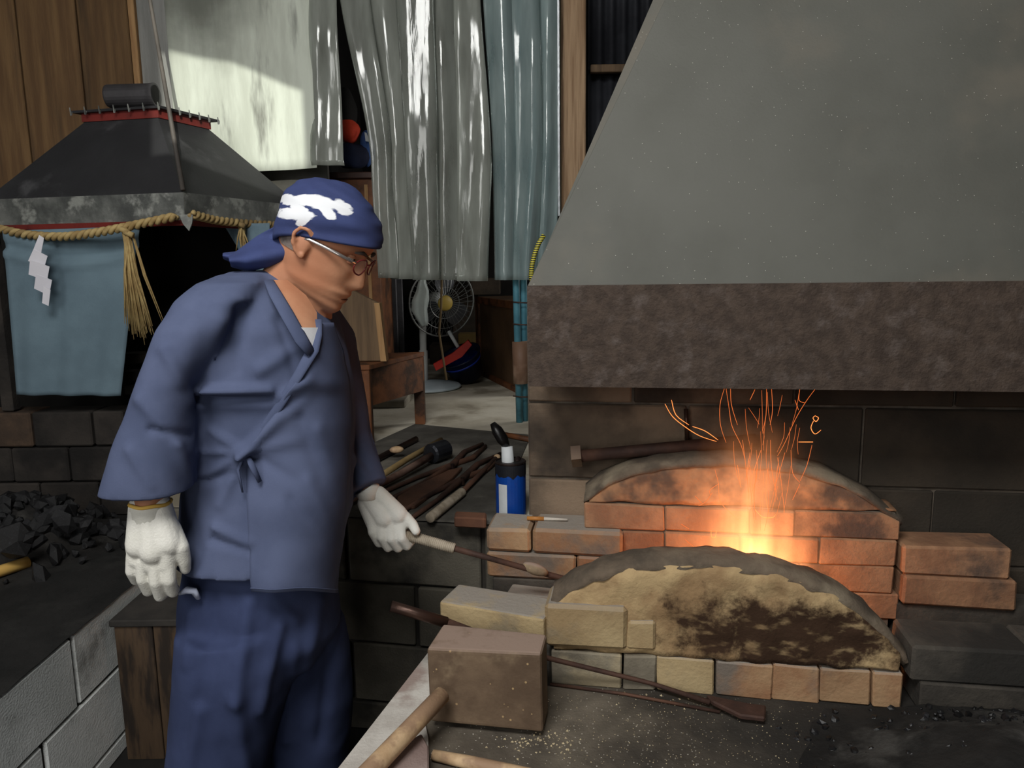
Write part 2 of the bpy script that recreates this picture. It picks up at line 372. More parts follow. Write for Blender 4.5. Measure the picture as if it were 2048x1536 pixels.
m_clay_r = M('baked_clay', (186, 142, 104), (154, 114, 84), (96, 80, 68), s=6, rough=.95, bump=.7, bs=60, cs=3.5)
forge = E('brick_forge', 'brick and clay swordsmith forge with two low arched walls around a charcoal fire', 'forge', (.3, 1.7, BZ))
RY = 1.86; FY = 1.575
def curve_fn(pts, y0):
    w_ = sorted([(PL(u, v, y0).x, PL(u, v, y0).z) for u, v in pts])
    def f(x):
        if x <= w_[0][0]: return w_[0][1]
        for (a, za), (b, zb) in zip(w_, w_[1:]):
            if x <= b: return za + (zb - za) * (x - a) / (b - a)
        return w_[-1][1]
    return f, w_[0][0], w_[-1][0]
def smoothf(f, s=.03):
    return lambda x: sum(f(x + k * s / 3) for k in range(-3, 4)) / 7
rear_pts = [(1168, 1000), (1176, 985), (1205, 962), (1250, 943), (1310, 928), (1380, 921), (1450, 920), (1530, 924), (1600, 934), (1660, 950), (1710, 972), (1760, 1004), (1795, 1030), (1806, 1042)]
rf, rx0, rx1 = curve_fn(rear_pts, RY); rf = smoothf(rf)
def wpt(x, z, y0, back=0.):
    n = Vector((TA, 1, 0)).normalized() * back
    return Vector((x, y0 - TA * x, z)) + n
def arch_part(name, x0, x1, zb, ft, y0, depth, mat, parent, n=40, rough=.003, rs=18, nz=8, edge=.012):
    """upright slab from zb to the curve ft(x), rounded over at its upper edge"""
    rings = []
    for i in range(n + 1):
        x = x0 + (x1 - x0) * i / n; t = max(ft(x), zb + .004); r = min(edge, (t - zb) * .4)
        ring = [wpt(x, zb + (t - r - zb) * k / nz, y0) for k in range(nz + 1)]
        ring += [wpt(x, t - r * .3, y0, r * .3), wpt(x, t, y0, r)] + [wpt(x, t, y0, r + (depth - 2 * r) * k / 3) for k in (1, 2)] + [wpt(x, t - r * .3, y0, depth - r * .3), wpt(x, t - r, y0, depth), wpt(x, zb, y0, depth)]
        rings.append(ring)
    return MB().loft(rings).build(name, mat, parent, smooth=True, rough=rough, rs=rs)
def brick(x0, x1, z0, z1, y0, depth, mat, parent, top=None, bevel=.0035, name='brick', jit=.0025):
    if top is None or min(top(x0 + .01), top(x1 - .01), top((x0 + x1) / 2)) > z1:
        return obox(x0, x1, z0, z1, y0, depth, TA, jit=jit).build(name, mat, parent, bevel=bevel)
    n = 6; fr = [wpt(x0 + (x1 - x0) * k / n, 0, y0) for k in range(n + 1)]
    poly = [Vector((fr[0].x, fr[0].y, z0)), Vector((fr[-1].x, fr[-1].y, z0))] + [Vector((p.x, p.y, max(z0 + .006, min(z1, top(p.x))))) for p in reversed(fr)]
    return MB().prism(poly, Vector((TA, 1, 0)).normalized() * depth).build(name, mat, parent, bevel=.003)
def xs_of(us, v, y0): return [PL(u, v, y0).x for u in us]
# --- rear arched wall
ra = link('rear_arch', None, wpt(.4, .56, RY), forge)
Z = [.483, .552, .621, .690, .759]
top_low = lambda x: rf(x) - .012
arch_part('clay_facing', rx0 + .012, rx1 - .012, Z[4] + .003, lambda x: rf(x) - .008, RY + .004, .085, m_clay_r, ra, n=48, rough=.005)
# thick sooty cap following the curve
capr = []
for i in range(61):
    x = rx0 + (rx1 - rx0) * i / 60; t = rf(x)
    capr.append([wpt(x, t - .016, RY, -.001), wpt(x, t - .004, RY, .004), wpt(x, t + .004, RY, .02), wpt(x, t + .006, RY, .06), wpt(x, t + .004, RY, .1), wpt(x, t - .02, RY, .118), wpt(x, t - .03, RY, .1), wpt(x, t - .026, RY, .02)])
MB().loft(capr).build('mortar_cap', m_cap, ra, smooth=True, rough=.006, rs=25)
c1 = xs_of([1168, 1330, 1500, 1590, 1804], 1015, RY)
c2 = xs_of([1245, 1330, 1480, 1640, 1796], 1075, RY)
c3 = xs_of([1155, 1290, 1470, 1600, 1790], 1125, RY)
c4 = xs_of([1150, 1330, 1510, 1650, 1798], 1200, RY)
for k, (cs_, z0, z1) in enumerate(((c1, Z[3], Z[4]), (c2, Z[2], Z[3]), (c3, Z[1], Z[2]), (c4, Z[0], Z[1]))):
    for a, b in zip(cs_, cs_[1:]):
        brick(a + .001, b - .001, z0 + .0015, z1 - .0015, RY + random.uniform(-.004, .003), .1, m_brick, ra, top=top_low if k == 0 else None)
obox(c1[0] + .01, c1[-1] - .01, BZ, Z[4], RY + .008, .085).build('mortar_bed', m_mort, ra)
# --- lower shoulder of the rear wall beside the tools
sh = link('rear_shoulder', None, wpt(.0, .56, RY), forge)
s1 = xs_of([972, 1062, 1245], 1080, 1.835); s2 = xs_of([968, 1150, 1160], 1125, 1.835); s3 = xs_of([965, 1060, 1200], 1190, 1.84)
for a, b in zip(s1, s1[1:]): brick(a + .002, b - .001, Z[2] + .002, Z[3], 1.835, .125, m_brick_g, sh, bevel=.008)
s2 = xs_of([972, 1153], 1125, 1.84) + [xs_of([1245], 1125, 1.84)[0]]
for a, b in zip(s2, s2[1:]): brick(a + .002, b - .002, Z[1] + .001, Z[2] - .001, 1.84, .12, m_brick_g, sh, bevel=.006)
s3 = xs_of([985, 1120, 1245], 1190, 1.84)
for a, b in zip(s3, s3[1:]): brick(a + .001, b - .001, BZ, Z[1] - .002, 1.845, .11, m_brick_d, sh)
# --- far end of the rear wall
se = link('rear_end', None, wpt(.85, .56, RY), forge)
e1 = xs_of([1803, 2022], 1140, 1.85); e2 = xs_of([1803, 2034], 1200, 1.845)
brick(e1[0], e1[1], Z[2] - .012, Z[3] - .008, 1.85, .11, m_brick, se, bevel=.006); brick(e2[0], e2[1], Z[1] - .02, Z[2] - .014, 1.845, .11, m_brick, se, bevel=.006)
obox(e1[0], e2[1] + .25, BZ, Z[1] - .025, 1.86, .1).build('mortar_bed', m_brick_d, se)
# --- front arched wall with burnt clay
front_pts = [(1100, 1190), (1128, 1168), (1160, 1150), (1210, 1130), (1270, 1118), (1340, 1113), (1420, 1114), (1500, 1123), (1580, 1140), (1650, 1166), (1710, 1200), (1760, 1242), (1790, 1278), (1804, 1305)]
FYB = FY + .02
ff, fx0, fx1 = curve_fn(front_pts, FYB); ff = smoothf(ff, .02)
fa = link('front_arch', None, wpt(.35, BZ, FY), forge)
zbase = PL(1310, 1312, FY).z; 
m_clay_f = M('burnt_clay', (190, 164, 122), (150, 122, 88), None, s=9, rough=.95, bump=.9, bs=45, space='World')
# scorched patch with a ragged outline of its own
N = NT(m_clay_f); pr = N.n['Principled BSDF']; g = N.add('ShaderNodeNewGeometry')
pc = PL(1570, 1272, FY); vm = N.add('ShaderNodeVectorMath', operation='SUBTRACT'); vm.inputs[1].default_value = pc; N.link(g.outputs['Position'], vm.inputs[0])
vs_ = N.add('ShaderNodeVectorMath', operation='MULTIPLY'); vs_.inputs[1].default_value = (1 / .29, 0.5, 1 / .092); N.link(vm.outputs[0], vs_.inputs[0])
ln = N.add('ShaderNodeVectorMath', operation='LENGTH'); N.link(vs_.outputs[0], ln.inputs[0])
nn = N.add('ShaderNodeTexNoise'); nn.inputs['Scale'].default_value = 16; nn.inputs['Detail'].default_value = 8; nn.inputs['Roughness'].default_value = .7; N.link(g.outputs['Position'], nn.inputs['Vector'])
ma = N.add('ShaderNodeMath', operation='MULTIPLY_ADD'); ma.inputs[1].default_value = 2.9; ma.inputs[2].default_value = -1.45; N.link(nn.outputs['Fac'], ma.inputs[0])
ad = N.add('ShaderNodeMath', operation='ADD'); N.link(ln.outputs['Value'], ad.inputs[0]); N.link(ma.outputs[0], ad.inputs[1])
rm = N.add('ShaderNodeMapRange'); rm.interpolation_type = 'SMOOTHSTEP'; rm.inputs['From Min'].default_value = .55; rm.inputs['From Max'].default_value = 1.25; rm.inputs['To Min'].default_value = 1; rm.inputs['To Max'].default_value = 0
N.link(ad.outputs[0], rm.inputs['Value'])
mx = N.add('ShaderNodeMix', data_type='RGBA'); old = pr.inputs['Base Color'].links[0].from_socket; n3 = N.add('ShaderNodeTexNoise'); n3.inputs['Scale'].default_value = 34; n3.inputs['Detail'].default_value = 6; mp3 = N.add('ShaderNodeMapping'); mp3.inputs['Scale'].default_value = (.6, 1, 1.5); N.link(g.outputs['Position'], mp3.inputs[0]); N.link(mp3.outputs[0], n3.inputs['Vector'])
r3 = N.add('ShaderNodeMapRange'); r3.interpolation_type = 'SMOOTHSTEP'; r3.inputs['From Min'].default_value = .53; r3.inputs['From Max'].default_value = .74; r3.inputs['To Min'].default_value = 1; r3.inputs['To Max'].default_value = .3; N.link(n3.outputs['Fac'], r3.inputs['Value'])
m3 = N.add('ShaderNodeMath', operation='MULTIPLY'); N.link(rm.outputs['Result'], m3.inputs[0]); N.link(r3.outputs['Result'], m3.inputs[1])
N.link(m3.outputs[0], mx.inputs['Factor']); N.link(old, mx.inputs[6]); mx.inputs[7].default_value = lin((60, 41, 27))
N.link(mx.outputs[2], pr.inputs['Base Color'])
xin = PL(1250, 1260, FY).x
arch_part('clay_facing', fx0 + .008, fx1 - .012, zbase + .002, lambda x: ff(x) - .012, FY, .085, m_clay_f, fa, n=90, rough=.008, rs=22, nz=16, edge=.02)
capf = []
for i in range(71):
    x = fx0 + (fx1 - fx0) * i / 70; t = ff(x)
    capf.append([wpt(x, t - .02, FY, .002), wpt(x, t - .004, FY, .014), wpt(x, t + .003, FY, .035), wpt(x, t + .003, FY, .07), wpt(x, t - .008, FY, .1), wpt(x, t - .05, FY, .108), wpt(x, t - .05, FY, .08), wpt(x, t - .036, FY, .02)])
MB().loft(capf).build('mortar_cap', m_cap, fa, smooth=True, rough=.007, rs=28)
fb = xs_of([1098, 1245, 1312, 1430, 1545, 1640, 1745, 1806], 1345, FY)
m_brick_w = M('fire_brick_limed', (146, 138, 120), (118, 110, 96), (170, 156, 128), s=7, rough=.95, bump=.5, bs=90, cs=5)
mats = [m_brick_w, m_brick_w, m_brick_c, m_brick_g, m_brick_g, m_brick_g, m_brick_g]
for a, b, mt in zip(fb, fb[1:], mats): brick(a + .0015, b - .0015, BZ, zbase - .001, FY - .004 + random.uniform(-.003, .003), .1, mt, fa)
bx = xs_of([1090, 1252], 1240, FY - .012)
brick(bx[0], bx[1], PL(1120, 1290, FY).z, PL(1120, 1206, FY).z, FY - .012, .11, m_brick_c, fa, bevel=.008)
bx = xs_of([1254, 1312], 1268, FY - .006)
brick(bx[0], bx[1], PL(1280, 1296, FY).z, PL(1280, 1240, FY).z, FY - .007, .09, m_brick_c, fa, bevel=.005)
# --- low wall on from the front arch
fe = link('front_end', None, wpt(.85, BZ, FY), forge)
zt = PL(1830, 1292, FY - .01).z
for a, b in ((fx1 + .004, fx1 + .235), (fx1 + .238, fx1 + .47)):
    brick(a, b, BZ + .07, zt, FY - .01, .13, m_brick_d, fe, bevel=.006); brick(a + .02, b + .02, BZ, BZ + .068, FY - .012, .13, m_brick_d, fe)
# --- loose fire brick at the near mouth of the trough
def loose(name, label, p0, p1, zt, h, d, mat, t):
    a = Vector((p0.x, p0.y, 0)); b = Vector((p1.x, p1.y, 0)); n = Vector((-(b - a).y, (b - a).x, 0)).normalized() * d
    m = MB(); q = [a, b, b + n, a + n]; m.hexa([p + Vector((0, 0, zt - h)) for p in q], [p + Vector((0, 0, zt)) for p in q])
    return tag(m.build(name, mat, bevel=.006, seg=2), label, 'brick')
zf = PL(985, 1222, FY).z
b0 = PZ(879, 1203, zf); b1 = PZ(1088, 1238, zf)
loose('fire_brick', 'tan fire brick with ash grey upper face behind the rusty iron block', b0, b1, zf, .066, .105, m_brick_c, 0)
loose('fire_brick', 'sooty lower fire brick under the tan brick behind the iron block', b0 + Vector((.012, .006, 0)), b1 + Vector((.012, .006, 0)), zf - .067, zf - .067 - BZ, .105, m_brick_d, 0)
h0 = PZ(1012, 1186, .545); h1 = PZ(1100, 1196, .545)
loose('brick_fragment', 'broken brick piece beneath the poker at the mouth of the fire trough', h0, h1, .545, .545 - BZ - .03, .06, m_brick_g, 0)
# trough floor: charcoal and embers
m_char = M('charcoal', (34, 34, 36), (20, 20, 21), (62, 62, 66), s=14, rough=.45, bump=.5, bs=60, rnd=.25, cs=9, clo=.55, chi=.7, spec=.5)
m_charr = M('charcoal_dust', (40, 38, 36), (24, 23, 22), (70, 68, 65), s=11, rough=.9, bump=.9, bs=70, cs=7, clo=.52, chi=.7)
tr = obox(PL(1000, 1150, 1.7).x, 1.05, BZ, BZ + .06, FY + .11, .14).build('charcoal_bed', m_charr, forge, rough=.006, rs=40)
def chunk(seed, n=1):
    bm = bmesh.new(); bmesh.ops.create_icosphere(bm, subdivisions=n, radius=1)
    rr = random.Random(seed); sx, sy, sz = rr.uniform(.7, 1.25), rr.uniform(.6, 1.0), rr.uniform(.5, .8)
    for v in bm.verts:
        k = 1 + .35 * noise.noise(v.co * 1.3 + Vector((seed * 7.1, 0, 0))); v.co = Vector((v.co.x * sx, v.co.y * sy, v.co.z * sz)) * k
    me = bpy.data.meshes.new('chunk'); bm.to_mesh(me); bm.free(); return me
chunks = []
for k in range(7):
    me = chunk(k); me.materials.append(m_char); chunks.append(me)
m_ember = emis('ember', (1, .25, .04, 1), 9)
emb = MB()
for k in range(70):
    u = random.gauss(1510, 55); p = PL(u, 1130, 1.77); x = p.x; y = p.y + random.uniform(-.05, .05); r = random.uniform(.012, .022)
    ch = chunks[k % 7]; rot = Matrix.Rotation(random.uniform(0, 6), 3, 'Z')
    emb.addm([rot @ (Vector(v.co) * r) + Vector((x, y, BZ + .07 + random.uniform(0, .05))) for v in ch.vertices], [tuple(q.vertices) for q in ch.polygons])
emb.build('embers', m_ember, forge, kind='stuff')
for k in range(16):
    p = PL(random.uniform(1100, 1160), 1155, 1.76); r = random.uniform(.012, .022)
    tag(inst('charcoal_lump', chunks[k % 7], (p.x, p.y + random.uniform(-.05, .05), BZ + .06 + r * .5), (random.uniform(0, 6), 0, random.uniform(0, 6)), (r, r, r)), 'small black charcoal lump in the dark mouth of the fire trough', 'charcoal', 'charcoal lumps in the trough mouth')
# fire: burning gas above the embers
fm = bpy.data.materials.new('fire_gas'); fm.use_nodes = True; N = NT(fm); N.n.remove(N.n['Principled BSDF'])
out = N.n['Material Output']; em = N.add('ShaderNodeEmission'); N.link(em.outputs[0], out.inputs['Volume'])
tc = N.add('ShaderNodeTexCoord'); sep = N.add('ShaderNodeSeparateXYZ'); N.link(tc.outputs['Object'], sep.inputs[0])
FH = .50; FRX = .19; FRY = .075
def mth(op, a, b=None, c=None):
    n = N.add('ShaderNodeMath', operation=op)
    for i, x in enumerate((a, b, c)):
        if x is None: continue
        if isinstance(x, (int, float)): n.inputs[i].default_value = x
        else: N.link(x, n.inputs[i])
    return n.outputs[0]
zz = mth('DIVIDE', sep.outputs['Z'], FH); xx = mth('DIVIDE', sep.outputs['X'], FRX); yy = mth('DIVIDE', sep.outputs['Y'], FRY)
mpn = N.add('ShaderNodeMapping'); mpn.inputs['Scale'].default_value = (28, 28, 6); N.link(tc.outputs['Object'], mpn.inputs['Vector'])
ns = N.add('ShaderNodeTexNoise'); ns.inputs['Scale'].default_value = 1; ns.inputs['Detail'].default_value = 4; N.link(mpn.outputs[0], ns.inputs['Vector'])
xw = mth('ADD', xx, mth('MULTIPLY', zz, .12))
r2 = mth('ADD', mth('MULTIPLY', xw, xw), mth('MULTIPLY', yy, yy))
wid = mth('ADD', .14, mth('MULTIPLY', mth('SUBTRACT', 1.0, zz), .22))
core = mth('EXPONENT', mth('MULTIPLY', mth('DIVIDE', r2, wid), -1.0))
fall = mth('POWER', mth('MAXIMUM', mth('SUBTRACT', 1.0, zz), 0.0), 1.25)
den = mth('MULTIPLY', mth('MULTIPLY', core, fall), mth('POWER', mth('MULTIPLY', ns.outputs['Fac'], 1.8), 2.0))
den2 = mth('MULTIPLY', mth('MULTIPLY', mth('EXPONENT', mth('MULTIPLY', mth('DIVIDE', r2, .055), -1.0)), mth('POWER', mth('MAXIMUM', mth('SUBTRACT', 1.0, mth('MULTIPLY', zz, 1.35)), 0.0), 2.6)), mth('POWER', mth('MULTIPLY', ns.outputs['Fac'], 1.8), 2.0))
cr = N.add('ShaderNodeValToRGB'); N.link(mth('MULTIPLY', den2, 1.0), cr.inputs[0]); cr.color_ramp.elements[0].position = 0; cr.color_ramp.elements[0].color = (1, .36, .13, 1)
cr.color_ramp.elements[1].position = .45; cr.color_ramp.elements[1].color = (1, .60, .20, 1); N.link(cr.outputs[0], em.inputs[0])
N.link(mth('MULTIPLY', mth('ADD', mth('MULTIPLY', den, 46), mth('MULTIPLY', den2, 190)), 1.0), em.inputs[1])
fc = PL(1510, 1120, 1.77); fc.z = BZ + .10
rings = []
for k in range(9):
    z = k / 8; s_ = [1, 1, 1, .98, .94, .88, .8, .7, .55][k]
    rings.append([(fc.x + math.cos(2*math.pi*j/20) * FRX * s_, fc.y - TA * math.cos(2*math.pi*j/20) * FRX * s_ + math.sin(2*math.pi*j/20) * FRY * s_, fc.z + z * FH) for j in range(20)])
fire = MB().loft(rings).build('flame', fm); fire.location = fc; 
for v in fire.data.vertices: pass
tag(fire, 'orange and yellow flame rising from the charcoal between the two arched walls', 'flame')
fl_ = bpy.data.lights.new('fire_glow', 'POINT'); fl_.energy = .26; fl_.color = (1, .36, .11); fl_.shadow_soft_size = .05
fo = bpy.data.objects.new('fire_glow', fl_); col.objects.link(fo); fo.location = (fc.x + .01, fc.y - .01, fc.z + .09)
# sparks
m_spark = emis('spark_glow', (1, .20, .04, 1), 1.1); m_spark2 = emis('spark_glow_bright', (1, .26, .06, 1), 2.2)
def spark(pts, r=.0009, mat=m_spark, y=1.76, dy=0, lab='thin glowing orange spark curling up from the forge fire'):
    n = len(pts); w3 = []
    for i, (u, v) in enumerate(pts): w3.append(PL(u, v, y + dy * i / max(1, n - 1)))
    s3 = []
    for i in range(n - 1):
        for k in range(4):
            t = k / 4; p0 = w3[max(0, i-1)]; p1 = w3[i]; p2 = w3[i+1]; p3 = w3[min(n-1, i+2)]
            s3.append(.5 * ((2*p1) + (p2-p0)*t + (2*p0-5*p1+4*p2-p3)*t*t + (3*p1-p0-3*p2+p3)*t**3))
    s3.append(w3[-1])
    rr = [r * (.35 + .65 * math.sin(math.pi * (.15 + .8 * i / len(s3)))) for i in range(len(s3))]
    tag(MB().tube(s3, rr, 5).build('spark', mat), lab, 'spark', 'sparks rising from the fire')
SP = [[(1330, 808), (1345, 833), (1372, 855), (1400, 872), (1433, 883)], [(1343, 800), (1352, 830), (1378, 850)], [(1385, 853), (1410, 862), (1436, 880)],
      [(1631, 832), (1637, 836), (1632, 843), (1626, 836), (1631, 831)], [(1627, 842), (1622, 856), (1630, 868), (1642, 860)], [(1597, 884), (1626, 884)],
      [(1449, 776), (1440, 810), (1441, 850), (1452, 885)], [(1452, 776), (1458, 815), (1464, 852), (1482, 890), (1490, 920)], [(1461, 776), (1463, 810), (1475, 850)],
      [(1533, 776), (1532, 830), (1525, 862)], [(1543, 776), (1545, 820), (1540, 850)], [(1510, 779), (1500, 800)], [(1600, 776), (1598, 800), (1610, 806)],
      [(1632, 776), (1612, 803), (1590, 840), (1570, 885), (1555, 912)], [(1590, 800), (1597, 820)], [(1485, 880), (1492, 935), (1497, 985)], [(1541, 880), (1543, 935), (1555, 1000)],
      [(1555, 915), (1562, 960), (1569, 1025)], [(1522, 900), (1510, 935), (1500, 975)], [(1582, 900), (1585, 945), (1600, 965)], [(1600, 968), (1585, 1000)], [(1510, 1019), (1525, 1034), (1545, 1035), (1551, 1029)],
      [(1397, 1012), (1412, 1003), (1425, 985)], [(1437, 968), (1420, 980), (1421, 990)], [(1430, 940), (1437, 968), (1440, 1002), (1460, 1025), (1480, 1043)],
      [(1422, 1060), (1423, 1073), (1430, 1075), (1433, 1062)], [(1370, 1079), (1395, 1100)], [(1390, 992), (1405, 1008)], [(1362, 1048), (1378, 1058)], [(1574, 1058), (1580, 1064), (1576, 1071)],
      [(1570, 905), (1560, 940), (1548, 980)], [(1624, 890), (1614, 930), (1600, 962)], [(1500, 905), (1493, 950)], [(1530, 985), (1538, 1030)], [(1475, 930), (1482, 975)], [(1515, 930), (1508, 990), (1512, 1040)]]
SL = ['long bright spark arcing away over the iron pipe', 'shorter bright spark running beside the long arc over the pipe', 'small bright spark at the lower end of the arc over the pipe', 'tiny ring shaped spark beneath the hood skirt', 'bright hook shaped spark just below the ring shaped spark', 'flat level spark below the hook shaped spark']
for i, s_ in enumerate(SP):
    kw = {'lab': SL[i]} if i < 6 else {}
    spark(s_, .0009 if i < 6 else .00065, m_spark2 if i < 6 or i in (21, 25) else m_spark, y=1.755 + .01 * (i % 5), **kw)
rs_ = random.Random(5)
for i in range(34):
    u = rs_.gauss(1535, 30); v = rs_.uniform(780, 1000); L = rs_.uniform(30, 95); dx = (u - 1520) * .12 + rs_.gauss(0, 6)
    spark([(u, v), (u - dx * .4 + rs_.gauss(0, 2), v + L * .5), (u - dx, v + L)], .0004, m_spark, y=1.75 + rs_.random() * .05)
# ================================================================== hood over the main forge
m_hood = M('hood_sheet', (98, 98, 92), (88, 88, 82), (106, 102, 93), s=2.2, rough=.62, metal=0, bump=.18, bs=160, cs=1.4, fleck=(186, 184, 174), fs=70, fth=.06, spec=.3)
m_skirt = M('hood_skirt_rust', (82, 69, 60), (65, 54, 47), (102, 91, 85), s=40, rough=.8, bump=.7, bs=150, cs=24, clo=.5, chi=.8, st=(1, 1, 1))
HY = 1.71
pA = PL(1057, 776, HY); pB = PL(1057, 573, HY); HXR = 1.78
hood = E('forge_hood', 'big grey sheet metal smoke hood with rusty brown skirt above the fire', 'hood', (.65, 1.75, 1.08))
yb = .28
def hp(x, z, b): return wpt(x, z, HY, b)
ztk = pB.z; zbk = PL(1500, 777, HY).z
xl = pA.x; zt2 = 2.75
# front plane leans back with height
lean = .30; 
def frontpt(x, z): return wpt(x, z, HY, max(0, (z - ztk)) * lean)
def xedge(v):
    return v
top_uv = (1433, -300)
# intersect the ray through the slanted edge with the leaning front
lo, hi = ztk, 3.2
d = ray(*top_uv)
best = None
for k in range(400):
    s = 1.2 + k * .005; p = CAM + d * s; f = frontpt(p.x, p.z)
    if p.y >= f.y: best = p; break
zt2 = best.z; xt = best.x
pT = frontpt(xt, zt2); pTR = frontpt(HXR - (xt - xl), zt2)
back_b = 1.98 - HY
th = .004
fp = MB(); ns_ = 14
r0 = [hp(xl, ztk, 0), hp(HXR, ztk, 0)]
fp.prism([r0[0], r0[1], pTR, pT], Vector((TA, 1, 0)).normalized() * th); fp.build('front_sheet', m_hood, hood, bevel=.001)
sl = MB(); bk = hp(xl, ztk, .42); bkt = Vector((xt, pT.y + .02, zt2))
sl.prism([r0[0] + Vector((.0, .004, 0)), bk, bkt, pT + Vector((0, .004, 0))], (th, 0, 0)); sl.build('side_sheet', m_hood, hood)
sr = MB(); sr.prism([r0[1] + Vector((-.004, .004, 0)), hp(HXR, ztk, .42), Vector((pTR.x, pTR.y + .02, zt2)), pTR + Vector((-.004, .004, 0))], (-th, 0, 0)); sr.build('side_sheet', m_hood, hood)
sk = MB(); n = 40; rings = []
for i in range(n + 1):
    x = xl + (HXR - xl) * i / n; b = .002 * math.sin(i * 2.1)
    rings.append([hp(x, ztk + .002, -.006), hp(x, (ztk + zbk) / 2, -.007 + b), hp(x, zbk, -.006), hp(x, zbk, .006), hp(x, ztk + .002, .006)])
sk.loft(rings).build('skirt', m_skirt, hood)
obox(xl, xl + .008, zbk, ztk, HY + .008, .25).build('skirt_side', m_skirt, hood); obox(HXR - .008, HXR, zbk, ztk, HY + .008, .25).build('skirt_side', m_skirt, hood)
# duct from the hood top to the roof
MB().box((xt, pT.y - .02, zt2 - .01), (pTR.x, pT.y + .3, 3.3)).build('duct', m_hood, hood)
# yellow and black striped rope hung on the hood edge
pts = [P(u, v, 1.93) for u, v in ((1088, 470), (1078, 486), (1070, 506), (1064, 530), (1062, 552), (1066, 575), (1076, 590))]
st = bpy.data.materials.new('striped_rope'); st.use_nodes = True; N = NT(st); wv = N.add('ShaderNodeTexWave'); wv.inputs['Scale'].default_value = 55; wv.bands_direction = 'Z'
tcn = N.add('ShaderNodeTexCoord'); N.link(tcn.outputs['Object'], wv.inputs['Vector']); rp = N.add('ShaderNodeValToRGB'); rp.color_ramp.interpolation = 'CONSTANT'; rp.color_ramp.elements[0].color = lin((24, 24, 20)); rp.color_ramp.elements[1].position = .45; rp.color_ramp.elements[1].color = lin((190, 180, 60))
N.link(wv.outputs['Fac'], rp.inputs[0]); N.link(rp.outputs[0], N.n['Principled BSDF'].inputs['Base Color'])
tag(MB().tube(pts, .006, 8).build('striped_rope', st, smooth=True), 'yellow and black striped rope hanging beside the big grey hood', 'rope')
# ================================================================== iron block, hammers and pokers on the forge bed
m_iron = M('rusty_iron', (120, 100, 80), (94, 76, 60), (150, 130, 104), s=9, rough=.75, metal=.05, ash=(160, 138, 124), bump=.2, bs=110, cs=6, clo=.52, chi=.68, fleck=(176, 148, 108), fs=42, fth=.1)  # the ash tint here is overhead light painted onto upward faces
m_steel = M('dark_steel', (58, 46, 44), (36, 30, 30), (84, 62, 52), s=8, rough=.38, metal=.6, bump=.15, bs=80)
m_steel_r = M('rusty_dark_steel', (92, 66, 55), (62, 46, 41), (110, 78, 62), s=9, rough=.7, metal=.3, bump=.3, bs=90)
m_handle = M('hammer_handle_wood', (216, 186, 148), (188, 156, 120), (160, 130, 104), s=5, st=(4, 4, 4), rough=.6, bump=.2, bs=50)
m_cord = M('worn_cord', (176, 164, 146), (136, 124, 106), s=20, rough=.9, bump=.4, bs=120)
f0 = PZ(860, 1444, BZ + .016); f1 = PZ(1086, 1466, BZ + .016); t0 = P(853, 1297, f0.y + .006); t1 = P(1083, 1308, f1.y + .006)
nb = Vector((-(f1 - f0).y, (f1 - f0).x, 0)).normalized(); 
bb = MB(); tt0 = PZ(886, 1247, t0.z); tt1 = PZ(1094, 1268, t1.z)
bb.hexa([f0, f1, f1 + (tt1 - t1), f0 + (tt0 - t0)], [t0, t1, tt1, tt0])
tag(bb.build('iron_block', m_iron, bevel=.008, seg=3, rough=.0), 'rusty brown square iron anvil block standing on the forge bed', 'anvil')
def rod(name, label, cat, pts, r, mat, n=10, flat=None, parent=None, smooth=True):
    o = MB().tube(pts, r, n, flat=flat).build(name, mat, parent, smooth=smooth)
    if not parent: tag(o, label, cat)
    return o
# poker passing behind the iron block, blade lying on the bed
p0 = P(782, 1212, 1.53); p1 = P(893, 1245, 1.548); p2 = P(1095, 1316, 1.50); p3 = PZ(1300, 1366, BZ + .02); p4_ = PZ(1420, 1405, BZ + .014)
fr = E('fire_rake', 'dark steel rake rod running behind the iron block to a flat blade on the bed', 'poker', (p2.x, p2.y, BZ))
rod('handle', '', '', [p0, p0.lerp(p1, .5), p1], .0125, m_steel, parent=fr)
rod('shaft', '', '', [p1, p1.lerp(p2, .5), p2, p3, p4_], [.010, .007, .0055, .005, .006], m_steel_r, parent=fr)
q = [PZ(1412, 1398, BZ + .012), PZ(1424, 1412, BZ + .012), PZ(1480, 1440, BZ + .01), PZ(1530, 1446, BZ + .01), PZ(1532, 1420, BZ + .01), PZ(1490, 1415, BZ + .012)]
MB().prism(q, (0, 0, .012)).build('blade', m_steel_r, fr, bevel=.003)
# second thin rod on the bed
rod('iron_rod', 'thin dark iron rod lying flat on the ashy forge bed near the block', 'rod', [PZ(1100, 1368, BZ + .005), PZ(1250, 1388, BZ + .005), PZ(1440, 1424, BZ + .005)], .0035, m_steel_r)
# hammer: handle towards the block
hz = BZ + .016
hA = PZ(884, 1390, hz + .075); hB = PZ(742, 1540, hz + .05); hC = hB + (hB - hA) * .8
hm = E('sledge_hammer', 'hammer with thick pale wooden handle resting against the iron block', 'hammer', (hC.x, hC.y, hz))
rod('handle', '', '', [hA + (hA - hB) * .015, hA, hA.lerp(hB, .4), hB, hC], [.008, .0175, .0178, .0185, .019], m_handle, 14, parent=hm)
hd = (hB - hA).normalized(); sd = Vector((-hd.y, hd.x, 0)).normalized()
hc = hC + Vector((0, 0, 0)); hm_ = MB(); up = Vector((0, 0, 1))
hm_.tube([hc - sd * .08, hc - sd * .065, hc + sd * .065, hc + sd * .08], [.028, .036, .036, .028], 8).build('head', m_iron, hm, bevel=.002)
